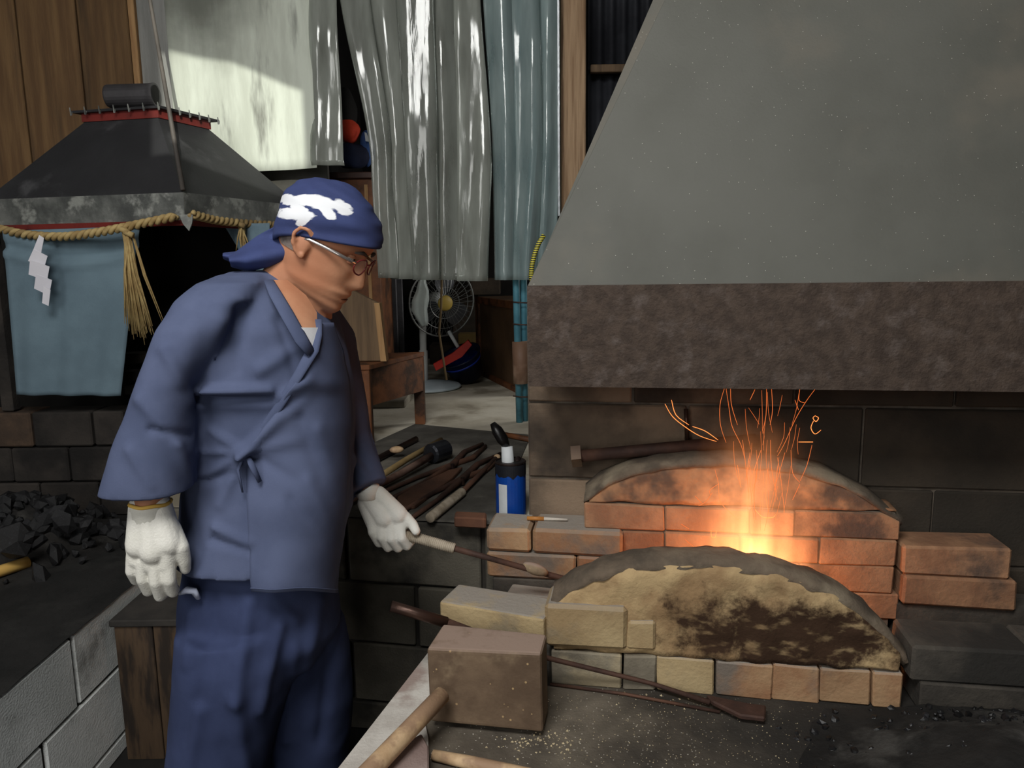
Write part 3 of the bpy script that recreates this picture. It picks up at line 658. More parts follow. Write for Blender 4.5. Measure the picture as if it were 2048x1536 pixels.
# low worn iron plate under the handle
q = [PZ(780, 1500, hz + .026), PZ(843, 1466, hz + .026), PZ(857, 1492, hz + .026), PZ(860, 1640, hz + .026), PZ(735, 1640, hz + .026)]
m_plate = M('worn_plate', (168, 150, 144), (146, 126, 120), (120, 98, 88), s=8, rough=.7, metal=.15, bump=.4, bs=120)
tag(MB().prism([(p.x, p.y, hz + .0005) for p in q], (0, 0, .026)).build('steel_plate', m_plate, bevel=.003), 'low pinkish worn steel plate under the pale hammer handle', 'plate')
w0 = PZ(866, 1510, BZ + .012); w1 = PZ(1010, 1540, BZ + .012); w2 = w1 + (w1 - w0)
rod('chisel_handle', 'round wooden tool handle lying on the bed in front of the iron block', 'handle', [w0, w0.lerp(w1, .5), w1, w2], [.010, .0125, .0125, .012], m_handle, 12)
# pebbles, ash crumbs (cannot be counted)
cr_ = MB(); rr = random.Random(3); m_crumb = M('ash_crumb', (208, 192, 156), (176, 160, 130), s=30, rough=.9, rnd=.1)
def crumb(mb, p, r):
    vs = [Vector((rr.uniform(-1, 1), rr.uniform(-1, 1), rr.uniform(-.2, .8))) for _ in range(2)]
    a = rr.uniform(0, 6.28); 
    pts = [Vector((math.cos(a + k * 2.09) * rr.uniform(.6, 1.2), math.sin(a + k * 2.09) * rr.uniform(.6, 1.2), 0)) for k in range(3)] + [Vector((rr.uniform(-.3, .3), rr.uniform(-.3, .3), rr.uniform(.6, 1)))]
    mb.addm([p + q * r for q in pts], [(0, 2, 1), (0, 1, 3), (1, 2, 3), (2, 0, 3)])
def on_bed(u, v): return PZ(u, v, BZ + .0005)
for k in range(900):
    if k < 240: u, v, r = rr.gauss(1350, 60), rr.gauss(1372, 14), rr.uniform(.0015, .0052)
    elif k < 330: u, v, r = rr.gauss(1080, 45), rr.gauss(1482, 14), rr.uniform(.001, .004)
    else: u, v, r = rr.uniform(1090, 1800), rr.uniform(1390, 1530), rr.uniform(.0006, .0018)
    p = on_bed(u, v)
    if p.y > FY - TA * p.x - .02 or v < 1330: continue
    crumb(cr_, p, r)
cr_.build('ash_crumbs', m_crumb, None, kind='stuff'); tag(bpy.data.objects['ash_crumbs'], 'pale ash crumbs and grit scattered over the dark forge bed', 'ash')
# charcoal dust mound at the end of the bed
g = []; nx, ny = 60, 44
for j in range(ny):
    row = []
    for i in range(nx):
        x = .35 + i / (nx - 1) * 1.0; yf = FY - TA * x - .02; y = .86 + (yf - .86) * j / (ny - 1)
        c = ((x - .92) / .23) ** 2 + ((y - 1.18) / .22) ** 2; h = .10 * math.exp(-c) + .02 * math.exp(-((x - .75) / .3) ** 2 - ((y - 1.12) / .16) ** 2)
        ed_ = max(0, min(1, (x - .36) / .3, (y - .86) / .12)); h *= ed_
        h += (noise.noise(Vector((x * 16, y * 16, 3))) * .010 + noise.noise(Vector((x * 45, y * 45, 9))) * .005) * min(1, h * 25)
        row.append((x, y, BZ - .006 + max(0, h)))
    g.append(row)
md = MB().loft(g, False, False, closed=False).build('charcoal_dust', m_charr, kind='stuff', smooth=True); tag(md, 'black charcoal dust and ash heaped at the end of the forge bed', 'charcoal dust')
rr2 = random.Random(11)
ch_ = MB()
for k in range(700):
    x = rr2.gauss(.86, .17); y = rr2.gauss(1.17, .13)
    if x < .5 or x > 1.4 or y > FY - TA * x - .03 or y < .9: continue
    c = ((x - .92) / .23) ** 2 + ((y - 1.18) / .22) ** 2; z = BZ - .004 + .10 * math.exp(-c) * max(0, min(1, (x - .36) / .3)); r = rr2.uniform(.003, .011)
    m_ = chunks[k % 7]; rt = Matrix.Rotation(rr2.uniform(0, 6), 3, 'Z') @ Matrix.Rotation(rr2.uniform(0, 6), 3, 'X')
    ch_.addm([rt @ (Vector(v_.co) * r) + Vector((x, y, z)) for v_ in m_.vertices], [tuple(q_.vertices) for q_ in m_.polygons])
ch_.build('charcoal_chips', m_char, md, kind='stuff')
# iron pipe leaning on the rear arch
y_ = 1.955
a = PL(1152, 913, 1.93); b = PL(1512, 880, 1.955)
ip = E('iron_pipe', 'brown rusty iron pipe with square end collar resting on the rear arch', 'pipe', (a.x, a.y, a.z))
rod('tube', '', '', [a, a.lerp(b, .5), b], .0165, m_steel_r, 14, parent=ip)
dq = (b - a).normalized(); rod('collar', '', '', [a - dq * .012, a + dq * .014], .029, m_iron, 4, parent=ip, smooth=False)
rod('hanging_hook', 'thin iron rod standing against the sooty block wall above the pipe', 'rod', [PL(1372, 818, 1.962), PL(1375, 884, 1.962)], .0055, m_steel)
# brush on the shoulder brick
a = PL(1054, 1016, 1.90); b = PL(1135, 1017, 1.90); zb_ = Z[3] + .007
bs_ = E('wooden_stick', 'short pale stick with orange handle on the ledge bricks by the wall', 'stick', (a.x, a.y, Z[3])); a.z = b.z = zb_
rod('grip', '', '', [a, a.lerp(b, .42)], [.0055, .006], M('orange_wood', (206, 146, 76), (180, 120, 60), rough=.5), 8, parent=bs_); rod('tip', '', '', [a.lerp(b, .42), b], [.005, .003], M('white_paint', (214, 206, 194), (180, 170, 156), rough=.6), 8, parent=bs_)
# ================================================================== tools on the ledge
LZ = .666
def tool(label, uvs, r, mat, cat='tool', name='iron_bar', flat=None, n=8, lift=0):
    pts = [PZ(u, v, LZ + (r if not hasattr(r, '__len__') else max(r)) * (flat or 1) + lift) for u, v in uvs]
    return rod(name, label, cat, pts, r, mat, n, flat)
tool('dark iron bar under the tan wooden knob near the bench leg', [(690, 952), (760, 915), (832, 878)], .012, m_steel)
kp_ = PZ(793, 893, LZ + .045); tag(MB().ell(kp_ - Vector((0,0,.012)), (.026, .006, 0), (-.004, .016, 0), (0, 0, .013)).build('wooden_plug', m_handle, smooth=True), 'tan wooden knob lying on a dark iron bar near the bench', 'knob')
tool('long pale bamboo tool handle lying aslant on the sooty ledge', [(752, 958), (815, 918), (882, 880)], .011, M('bamboo', (176, 150, 104), (142, 118, 78), s=5, rough=.6), 'handle', 'tool_handle', lift=.018)
hk = E('hammer', 'hammer with round black head and pale handle on the tool ledge', 'hammer', PZ(870, 905, LZ))
hc = PZ(876, 903, LZ + .036); ax = (PZ(905, 893, LZ + .036) - hc).normalized()
MB().tube([hc - ax * .045, hc - ax * .04, hc + ax * .04, hc + ax * .045], [.028, .036, .036, .03], 16).build('head', M('black_steel', (52, 54, 60), (34, 34, 38), rough=.35, metal=.5), hk, smooth=False)
rod('handle', '', '', [PZ(862, 912, LZ + .03), PZ(800, 948, LZ + .022), PZ(690, 1003, LZ + .018)], [.014, .012, .013], M('pinkish_handle', (150, 122, 108), (92, 64, 54), s=7, rough=.7), parent=hk)
def tongs(label, A, B, C, spread, r=.008):
    """A handle ends, B rivet, C jaw"""
    root = E('tongs', label, 'tongs', PZ(*B, LZ))
    for sgn in (-1, 1):
        pts = [PZ(A[0] + sgn * spread, A[1] + sgn * spread * .8, LZ + r), PZ((A[0]+B[0])/2 + sgn * spread * .8, (A[1]+B[1])/2 + sgn * spread * .6, LZ + r), PZ(*B, LZ + r * (1.4 + .8 * sgn)), PZ((B[0]+C[0])/2 - sgn * 8, (B[1]+C[1])/2 - sgn * 6, LZ + r), PZ(C[0] - sgn * 3, C[1] - sgn * 2, LZ + r)]
        rod('jaw_arm', '', '', pts, [r * .9, r * .9, r * 1.5, r * 1.3, r], m_steel_r, 6, parent=root)
    p = PZ(*B, LZ + .024); MB().cyl(p - Vector((0, 0, .02)), p + Vector((0, 0, .004)), .007).build('rivet', m_steel, root)
tongs('rusty tongs with handles fanned out behind the blue tin, farther pair', (775, 990), (905, 930), (968, 890), 8)
tongs('rusty tongs lying beside the cord wrapped handle, nearer pair', (812, 1030), (925, 957), (1000, 912), 9)
fbq = [PZ(795, 1000, LZ), PZ(880, 950, LZ), PZ(925, 940, LZ), PZ(905, 962, LZ), PZ(830, 1018, LZ), PZ(795, 1022, LZ)]
tag(MB().prism(fbq, (0, 0, .012)).build('flat_bar', m_steel_r, bevel=.002), 'broad flat rusty bar lying between the pairs of tongs', 'bar')
cw = E('wrapped_poker', 'poker with whitish cord wrapped grip lying on the ledge', 'poker', PZ(890, 1010, LZ))
a = PZ(860, 1036, LZ + .014); b = PZ(924, 984, LZ + .014); rod('shaft', '', '', [b, PZ(1000, 908, LZ + .014)], .008, m_steel_r, parent=cw)
def wrapped(name, a, b, r, mat, parent, step=.0045):
    n = max(3, int((b - a).length / step)); pts = []; rad = []
    for i in range(n * 4 + 1):
        pts.append(a.lerp(b, i / (n * 4))); rad.append(r * (1 + .07 * math.sin(i * math.pi / 2)))
    return MB().tube(pts, rad, 12).build(name, mat, parent, smooth=True)
wrapped('grip', a, b, .0135, m_cord, cw)
tag(MB().ell(PZ(994, 914, LZ + .017), (.012, .004, 0), (-.003, .011, 0), (0, 0, .011)).build('cork', m_handle, smooth=True), 'small tan round wooden plug beside the blue tin', 'plug')
# brown kerb strip at the ledge front
q = [PZ(908, 1034, LZ + .03), PZ(972, 1037, LZ + .03)]
a, b = q; nb = Vector((0, .05, 0)); z0 = .6665
tag(MB().hexa([(a.x, a.y, z0), (b.x, b.y, z0), (b.x, b.y + .05, z0), (a.x, a.y + .05, z0)], [(a.x, a.y, a.z), (b.x, b.y, b.z), (b.x, b.y + .05, b.z), (a.x, a.y + .05, a.z)]).build('brown_brick', M('brown_brick', (124, 84, 62), (94, 64, 50), rough=.9), bevel=.004), 'dark brown brick piece on the ledge edge beside the forge shoulder', 'brick')
a = PZ(1002, 868, .675); b = PZ(1062, 880, .675); rod('wood_strip', 'brown wooden strip lying behind the blue tin', 'strip', [a, b], .012, m_brownwood, 6)
# blue tin with tools
bc = P(1022, 1000, 2.03); bc.z = .667; H = P(1022, 922, 2.03).z - .667
tin = E('blue_tin', 'shiny blue tin holding a black handled brush at the wall corner', 'tin', bc)
m_blue = M('blue_enamel', (18, 78, 170), (12, 60, 144), s=6, rough=.3, bump=.05, spec=.5); m_white = M('white_card', (216, 220, 222), (196, 200, 204), rough=.6)
rb = .043
MB().lathe(bc, [(rb, 0), (rb, H), (rb - .002, H), (rb - .003, .01)], 28).build('can', m_blue, tin, smooth=False)
MB().lathe(bc + Vector((0, 0, H - .004)), [(rb + .001, 0), (rb + .002, .003), (rb - .001, .006), (rb - .004, .003)], 28).build('rim', m_steel, tin)
lab = []
for k in range(5):
    an = R(-140 + k * 9); lab.append(an)
rg = [[bc + Vector((math.cos(an) * (rb + .001), math.sin(an) * (rb + .001), z)) for an in lab] for z in (.004, H * .62)]
MB().loft(rg, False, False, closed=False).build('paper_label', m_white, tin)
rg = [[bc + Vector((math.cos(an) * (rb + .0012), math.sin(an) * (rb + .0012), z)) for an in [R(-125 + k * 10) for k in range(7)]] for z in (0.0, .007)]
MB().loft(rg, False, False, closed=False).build('green_band', M('pale_green', (176, 214, 180), (160, 200, 170), rough=.5), tin)
rg = [[bc + Vector((math.cos(R(k * 9)) * (rb + .0008), math.sin(R(k * 9)) * (rb + .0008), z if z == H else H * (.76 + .10 * noise.noise(Vector((k * .5, 0, 0)))))) for k in range(41)] for z in (0, H)]
MB().loft(rg, False, False, closed=False).build('soot_collar', M('soot_paint', (30, 32, 40), (20, 22, 28), rough=.6), tin)
bz = bc.z + H
br = E('brush', 'black oval handled brush standing in the blue tin', 'brush', (bc.x, bc.y, bc.z + .02))
a = P(1016, 925, 2.03); b = P(1014, 893, 2.035); c = P(985, 846, 2.05)
MB().tube([a - Vector((0, 0, .06)), a, b], [.014, .018, .016], 12).build('ferrule', m_white, br, smooth=True)
MB().tube([b, b.lerp(c, .3), b.lerp(c, .7), c], [.011, .020, .019, .009], 12, flat=.8).build('handle', M('black_plastic', (22, 20, 20), (14, 13, 13), rough=.35), br, smooth=True)
a = P(1034, 925, 2.04); tag(MB().tube([a - Vector((0, 0, .07)), a, a + Vector((.004, .01, .014))], [.012, .013, .006], 10).build('wire_brush', m_steel, smooth=True), 'dark stubby tool poking out of the blue tin by the wall', 'tool')
# ================================================================== left forge
LBX = -1.13; LBZ = .45
m_bedl = M('coal_black_bed', (34, 33, 32), (22, 22, 21), (46, 45, 43), s=6, rough=.95, bump=.7, bs=60)
m_hb = M('hearth_sooty', (58, 53, 49), (40, 37, 35), (30, 28, 27), s=7, rough=.95, bump=.5, bs=90, rnd=.15)
lf = E('side_forge', 'smaller soot black side forge of grey concrete blocks on the far side of the pit', 'forge', (-1.8, 2.4, 0))
MB().box((-2.65, .6, 0), (LBX - .008, 3.3, LBZ - .012)).build('mortar_core', m_mort_d, lf)
top_pts = []
for j in range(40):
    row = []
    for i in range(30):
        x = -2.6 + (LBX + .004 + 2.6) * i / 29; y = .6 + 2.1 * j / 39
        row.append((x, y, LBZ + (noise.noise(Vector((x * 9, y * 9, 1))) * .008 + noise.noise(Vector((x * 30, y * 30, 5))) * .003)))
    top_pts.append(row)
MB().loft(top_pts, False, False, closed=False).build('bed_top', m_bedl, lf, smooth=True)
zc = [LBZ - .006, .252, .052, -.0]
vj = PX(146, 1290, LBX).y; vj2 = PX(86, 1460, LBX).y
for k in range(3):
    y = (vj if k != 1 else vj2) - 1.6 if k != 1 else vj2 - 1.6
    while y < 3.0:
        a, b = max(.62, y), min(3.28, y + .393)
        if b - a > .05: MB().box((LBX - .1, a + .003, zc[k+1] + (.004 if k < 2 else 0)), (LBX + random.uniform(-.003, .003), b - .003, zc[k] - (0 if k == 0 else .004))).build('concrete_block', m_blk, lf, bevel=.004)
        y += .4
# hearth walls below the hood
hy = 2.72
for k in range(4):
    z0 = LBZ - .01 + k * .137; z1 = z0 + .131
    us = [-160, 12, 128, 246] if k % 2 == 1 else [-220, -70, 62, 182, 246]
    for u0, u1 in zip(us, us[1:]):
        if k == 3: 
            pass
        a = P(u0, 850, hy).x; b = P(u1, 850, hy).x
        zt_ = z1
        if k == 3: continue
        MB().box((a + .003, hy + random.uniform(0, .008), z0), (b - .003, hy + .14, zt_)).build('hearth_block', m_hb if (k != 2 or u0 > 20) else M('hearth_block_brown', (96, 76, 60), (66, 54, 45), rough=.95, bump=.5), lf, bevel=.006)
xr = P(246, 850, hy).x
MB().box((-2.6, 3.2, LBZ), (-.95, 3.28, 1.62)).build('back_plate', m_dark, lf); MB().box((-2.6, hy + .14, LBZ), (-2.5, 3.2, 1.55)).build('cheek_plate', m_dark, lf)
MB().box((P(2, 600, 2.74).x - .045, 2.735, LBZ + .4), (P(2, 600, 2.74).x, 2.78, 1.52)).build('corner_post', m_hb, lf, bevel=.003)
for k, (u, v) in enumerate(((262, 752), (268, 778), (258, 716))):
    p = P(u, v, 2.9); MB().box((p.x - .03, 2.88, p.z - .02), (p.x + .16, 2.98, p.z + .018)).build('hearth_block', m_hb, lf, bevel=.004)
MB().box((xr, 2.86, LBZ), (xr + .5, 3.0, .93)).build('hearth_block', m_hb, lf, bevel=.006)
# hood of the side forge
m_hl = M('black_hood_sheet', (62, 62, 64), (50, 50, 52), (92, 92, 94), s=3, rough=.6, metal=.2, bump=.15, bs=90, cs=3.5, clo=.6, chi=.75)
m_hs = M('grey_hood_skirt', (128, 130, 126), (84, 86, 84), (160, 162, 156), s=9, rough=.5, metal=.3, bump=.3, bs=70, st=(1, 1, 1), cs=14, clo=.5, chi=.65)
m_red = M('red_paint', (122, 42, 36), (92, 34, 30), s=10, rough=.7)
A = P(370, 440, 2.6); zb_ = A.z; zt_ = P(370, 387, 2.6).z
A = Vector((A.x, A.y)); B = P(-28, 440, 2.76); B = Vector((B.x, B.y)); C = P(606, 440, 3.22); C = Vector((C.x, C.y)); D = B + C - A
ctr = (B + C) / 2
sh_ = E('side_hood', 'black pyramid smoke hood with grey skirt over the side forge', 'hood', (ctr.x, ctr.y, zb_))
def v3(p, z): return Vector((p.x, p.y, z))
def sq(k, z): return [v3(ctr + (p - ctr) * k, z) for p in (A, C, D, B)]
ztop = P(330, 232, 2.87).z
r0 = sq(1, zt_); r1 = sq(.36, ztop); q0 = sq(.985, zt_); q1 = sq(.355, ztop)
MB().loft([q0, r0, r1, q1], False, False).build('pyramid', m_hl, sh_)
names = [('skirt', 0, 1), ('skirt', 1, 2), ('skirt', 2, 3), ('skirt', 3, 0)]
s0 = sq(1.004, zb_); s1 = sq(1.004, zt_ + .004); s2 = sq(.99, zb_); s3 = sq(.99, zt_ + .004)
for nm, i, j in names:
    MB().hexa([s0[i], s0[j], s2[j], s2[i]], [s1[i], s1[j], s3[j], s3[i]]).build(nm, m_hs, sh_)
    rb0 = sq(.995, zb_ - .018); rb1 = sq(.98, zb_ - .018)
    MB().hexa([rb0[i], rb0[j], rb1[j], rb1[i]], [s0[i], s0[j], s2[j], s2[i]]).build('red_rim', m_red, sh_)
f0_ = sq(.40, ztop - .012); f1_ = sq(.40, ztop + .018)
MB().hexa(f0_, f1_).build('red_collar', m_red, sh_)
g0 = sq(.45, ztop + .018); g1 = sq(.46, ztop + .026)
MB().hexa(g0, g1).build('collar_plate', m_hl, sh_)
for i, j in ((3, 0), (0, 1)):
    for k in range(7):
        p = g0[i].lerp(g0[j], k / 6); p = v3(ctr + (Vector((p.x, p.y)) - ctr) * 1.01, ztop + .022)
        MB().tube([p, p + Vector((0, -.004, -.012)), p + Vector((0, -.010, .014))], [.004, .004, .002], 6).build('bent_tab', m_hs, sh_)
ca = P(216, 193, 2.93); cb = P(312, 190, 2.93)
MB().tube([ca, ca.lerp(cb, .03), ca.lerp(cb, .88), cb], [.040, .042, .042, .044], 24).build('duct_drum', M('drum_grey', (78, 76, 78), (60, 58, 60), rough=.6, metal=.2), sh_, smooth=False)
MB().lathe(cb, [(.036, .0), (.036, .001), (.012, .002)], 20, axis=(1, .05, 0)).build('drum_mouth', m_dark, sh_)
# suspension rod
ra_ = P(371, 447, 2.585); rb_ = P(366, 380, 2.592); rc_ = P(300, 0, 2.75); rd_ = rc_ + (rc_ - rb_) * ((3.3 - rc_.z) / (rc_.z - rb_.z))
tag(MB().tube([rb_, rb_.lerp(rc_, .5), rc_, rd_], [.009, .0075, .0065, .006], 8).build('hanger_rod', M('grey_rod', (98, 92, 86), (74, 70, 66), rough=.6), smooth=True), 'thin grey brown rod slanting up from the corner of the black hood', 'rod')
MB().prism([P(358, 430, 2.58), P(386, 428, 2.58), P(384, 446, 2.58), P(378, 462, 2.58), P(366, 448, 2.58)], (0, .006, 0)).build('corner_lug', m_hs, sh_)
# cloths
m_cloth = M('blue_grey_cloth', (112, 134, 146), (100, 120, 132), s=5, rough=.9, bump=.15, bs=200)
def cloth(name, label, uvs, y, folds=.006, nu=34, nv=40, fold_f=3.0, sag=0):
    (ul, vl), (ur, vr), (br_, bvr), (bl, bvl) = uvs; g = []
    for j in range(nv + 1):
        t = j / nv; row = []
        for i in range(nu + 1):
            s = i / nu; u = (ul + (ur - ul) * s) * (1 - t) + (bl + (br_ - bl) * s) * t; v = (vl + (vr - vl) * s) * (1 - t) + (bvl + (bvr - bvl) * s) * t
            p = P(u, v, y); p.y += folds * (math.sin(s * 6.28 * fold_f + 1) * (.3 + .7 * t) + .6 * math.sin(s * 17 + t * 2)) 
            if sag:
                d_ = (v - (vl + 30 + 22 * math.sin(math.pi * s))) / 9.; p.y += -.012 * math.exp(-(d_ - 1.6) ** 2) + .014 * math.exp(-d_ * d_)
            row.append(p)
        g.append(row)
    o = MB().loft(g, False, False, closed=False).build(name, m_cloth, smooth=True); s_ = o.modifiers.new('s', 'SOLIDIFY'); s_.thickness = .003
    return tag(o, label, 'curtain')
cloth('hanging_cloth', 'blue grey cloth hanging under the side hood behind the zigzag paper', [(4, 462), (280, 452), (240, 792), (30, 790)], 2.66, sag=1)
cloth('hanging_cloth', 'narrow blue grey cloth under the far face of the side hood', [(446, 448), (540, 446), (548, 760), (500, 540)], 2.86)
# straw rope
m_straw = M('straw', (190, 166, 114), (156, 130, 84), (120, 100, 68), s=20, st=(1, 1, 1), rough=.8, bump=.3, bs=100)
rope = E('straw_rope', 'twisted yellow straw rope tied along the skirt of the black hood', 'rope', P(150, 480, 2.6))
def twisted(uvys, r, parent, turns_per_m=20):
    ctrl = [P(*x) for x in uvys]; pts = []
    for i in range(len(ctrl) - 1):
        for k in range(30): 
            t = k / 30; p0 = ctrl[max(0, i-1)]; p1 = ctrl[i]; p2 = ctrl[i+1]; p3 = ctrl[min(len(ctrl)-1, i+2)]
            pts.append(.5 * ((2*p1) + (p2-p0)*t + (2*p0-5*p1+4*p2-p3)*t*t + (3*p1-p0-3*p2+p3)*t**3))
    pts.append(ctrl[-1]); L = 0
    for ph in (0, math.pi):
        out_ = []; L = 0
        for i, p in enumerate(pts):
            if i: L += (p - pts[i-1]).length
            t = (pts[min(i+1, len(pts)-1)] - pts[max(0, i-1)]).normalized(); n1 = t.cross(Vector((0, 0, 1))).normalized(); n2 = n1.cross(t)
            a = L * turns_per_m * 2 * math.pi + ph; out_.append(p + (n1 * math.cos(a) + n2 * math.sin(a)) * r * .95)
        MB().tube(out_, r, 8).build('strand', m_straw, parent, smooth=True)
twisted([(-60, 442, 2.74), (0, 458, 2.68), (60, 470, 2.65), (130, 473, 2.62), (200, 464, 2.595), (290, 446, 2.575), (352, 433, 2.565)], .0085, rope)
twisted([(382, 428, 2.58), (430, 440, 2.70), (480, 446, 2.82), (545, 450, 2.98), (600, 452, 3.1)], .0085, rope)
def tassel(u, v, y, ends, r=.0035, n=26, seed=1):
    rs_ = random.Random(seed); m = MB(); a = P(u, v, y)
    for k in range(n):
        e = ends[k % len(ends)]; b = P(e[0] + rs_.gauss(0, 5), e[1] + rs_.gauss(0, 9), y + rs_.gauss(0, .015)); mid = a.lerp(b, .45) + Vector((rs_.gauss(0, .004) - .006, rs_.gauss(0, .004), 0))
        a2 = a + Vector((rs_.gauss(0, .007), rs_.gauss(0, .006), 0))
        m.tube([a2, mid, b], [r, r * rs_.uniform(.7, 1.3), r * .3], 5)
    m.build('straw_tassel', m_straw, rope, smooth=True)
    MB().tube([a + Vector((-.014, -.014, .01)), a + Vector((.014, -.014, -.002))], .010, 8).build('knot', m_straw, rope, smooth=True)
tassel(254, 464, 2.58, [(264, 655), (275, 662), (288, 668), (258, 640), (302, 660), (285, 650)], n=90)
tassel(262, 470, 2.58, [(330, 645)], n=2, r=.0028, seed=4)
tassel(485, 452, 2.82, [(490, 505), (496, 520)], n=14, seed=2, r=.003)
# folded white paper streamer
sh = [((78, 470), (88, 476), (82, 506), (67, 498)), ((67, 498), (95, 512), (89, 533), (56, 522)), ((60, 520), (99, 533), (94, 562), (57, 549)), ((72, 548), (104, 560), (98, 591), (68, 577)), ((87, 572), (101, 580), (97, 612), (84, 606))]
st_ = E('paper_streamer', 'white zigzag paper streamer hanging from the straw rope', 'paper', P(80, 540, 2.6))
m_paper = M('white_paper', (236, 234, 240), (224, 222, 230), s=4, rough=.8, bump=.05)
for k, q in enumerate(sh):
    pts = [P(u, v, 2.585 + .004 * (k % 2) + (.006 if i in (2, 3) else 0)) for i, (u, v) in enumerate(q)]
    MB().prism(pts, (0, .0012, 0)).build('paper_fold', m_paper, st_)
# charcoal heap: every lump its own
rh = random.Random(21); k = 0
def heapz(x, y): return LBZ + .15 * math.exp(-((x + 1.66) / .22) ** 2 - ((y - 2.42) / .19) ** 2)
g = [[(-2.1 + .9 * i / 29, 1.95 + .72 * j / 29, heapz(-2.1 + .9 * i / 29, 1.95 + .72 * j / 29) - .012) for i in range(30)] for j in range(30)]
hd_ = tag(MB().loft(g, False, False, closed=False).build('charcoal_fines', m_charr, kind='stuff', smooth=True, rough=.006, rs=40), 'black charcoal fines under the lumps on the side forge', 'charcoal')
while k < 150:
    x = rh.gauss(-1.62, .16); y = rh.gauss(2.40, .12)
    if x > -1.2 or x < -2.1 or y > 2.66: continue
    r = rh.uniform(.016, .042) if k < 110 else rh.uniform(.010, .018); z = heapz(x, y) + rh.uniform(-.004, .012)
    tag(inst('charcoal_lump', chunks[k % 7], (x, y, z), (rh.uniform(0, 6), rh.uniform(0, 6), rh.uniform(0, 6)), (r, r, r)), 'black angular charcoal lump heaped on the side forge bed', 'charcoal', 'charcoal lumps on the side forge'); k += 1
for u, v, r in ((30, 1080, .06), (10, 1020, .05), (40, 1012, .035), (112, 1030, .05), (125, 1045, .04), (172, 1050, .04), (10, 1000, .05), (60, 1075, .04)):
    p = PZ(u, v, LBZ + .12); tag(inst('charcoal_lump', chunks[int(u) % 7], p, (u, v, u * v), (r, r, r * .8)), 'large grey lit charcoal lump topping the heap on the side forge', 'charcoal', 'large charcoal lumps on top of the heap')
a = PZ(56, 1124, LBZ + .022); b = PZ(-30, 1152, LBZ + .022); c = b + (b - a) * 2
m_yel = M('yellow_handle', (226, 184, 104), (204, 160, 84), s=5, rough=.45, bump=.08)
yh = E('shovel', 'charcoal shovel with varnished yellow wooden handle on the side forge', 'shovel', (a.x, a.y, LBZ)); rod('handle', '', '', [a + (a - b) * .03, a, b, c], [.012, .018, .0175, .017], m_yel, 14, parent=yh)
q = [c + Vector((-.02, .08, -.015)), c + Vector((.03, -.08, -.015)), c + Vector((-.2, -.13, -.018)), c + Vector((-.25, .03, -.018))]; MB().prism(q, (0, 0, .004)).build('blade', m_steel, yh)
# wooden box beside the side forge
m_box = M('dark_box_wood', (88, 70, 52), (66, 52, 40), (44, 36, 30), s=3, st=(6, 6, 1), rough=.8, cs=3)
za = P(225, 1250, 1.90); 
xb0 = P(226, 1250, 1.90).x; xb1 = P(372, 1250, 1.90).x
bxo = E('wooden_box', 'dark brown wooden plank box standing in the pit behind the man', 'box', ((xb0 + xb1) / 2 + .05, 1.99, 0))
xs = [xb0 + (xb1 + .12 - xb0) * k / 3 for k in range(4)]
for p, q in zip(xs, xs[1:]): MB().box((p + .0015, 1.90, 0), (q - .0015, 1.92, za.z - .004)).build('plank', m_box, bxo, bevel=.002)
MB().box((xb0, 1.92, 0), (xb0 + .02, 2.08, za.z - .004)).build('side_panel', m_box, bxo); MB().box((xs[-1] - .02, 1.92, 0), (xs[-1], 2.08, za.z - .004)).build('side_panel', m_box, bxo)
MB().box((xb0 - .008, 1.892, za.z - .004), (xs[-1] + .008, 2.09, za.z + .016)).build('lid', M('sooty_lid', (62, 58, 54), (44, 42, 40), rough=.9), bxo, bevel=.003)
# ================================================================== white sheet and strip curtain
m_sheet = M('white_sheet', (224, 230, 216), (204, 209, 195), (112, 112, 104), s=5, st=(3, 3, .5), rough=.75, bump=.08, cs=3.0, clo=.56, chi=.78)
g = []
for j in range(30):
    row = []; t = j / 29
    for i in range(30):
        s = i / 29; uu = 345 + (632 - 345) * s; vb = 352 - 14 * s; v = -330 + (vb + 330) * t; p = P(uu, v, 3.32); p.x = P(uu, 200, 3.32).x
        p.y += .012 * math.sin(s * 9) * (.4 + t * .6) - .05 * (s ** 3) * t; row.append(p)
    g.append(row)
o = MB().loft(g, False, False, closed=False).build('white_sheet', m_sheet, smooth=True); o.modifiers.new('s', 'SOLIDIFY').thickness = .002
tag(o, 'white soot stained plastic sheet hanging behind the black hood', 'sheet')
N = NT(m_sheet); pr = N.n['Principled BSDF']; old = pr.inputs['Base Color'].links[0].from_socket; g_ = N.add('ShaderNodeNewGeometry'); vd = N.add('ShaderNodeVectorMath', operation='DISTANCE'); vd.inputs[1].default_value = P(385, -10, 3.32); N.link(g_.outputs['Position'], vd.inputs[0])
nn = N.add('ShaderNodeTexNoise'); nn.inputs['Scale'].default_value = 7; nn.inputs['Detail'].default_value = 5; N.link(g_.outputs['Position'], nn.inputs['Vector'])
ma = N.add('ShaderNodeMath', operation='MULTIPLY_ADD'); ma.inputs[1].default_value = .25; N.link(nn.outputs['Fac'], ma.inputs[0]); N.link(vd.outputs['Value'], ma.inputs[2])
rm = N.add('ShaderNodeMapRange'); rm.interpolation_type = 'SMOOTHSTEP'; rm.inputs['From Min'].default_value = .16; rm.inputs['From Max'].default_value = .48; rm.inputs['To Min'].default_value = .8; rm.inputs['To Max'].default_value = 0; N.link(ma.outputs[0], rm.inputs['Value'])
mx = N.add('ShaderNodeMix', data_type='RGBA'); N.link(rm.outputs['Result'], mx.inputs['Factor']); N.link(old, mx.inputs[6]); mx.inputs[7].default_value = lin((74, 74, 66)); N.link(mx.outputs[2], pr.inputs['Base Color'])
pv = bpy.data.materials.new('clear_vinyl'); pv.use_nodes = True; N = NT(pv); p_ = N.n['Principled BSDF']
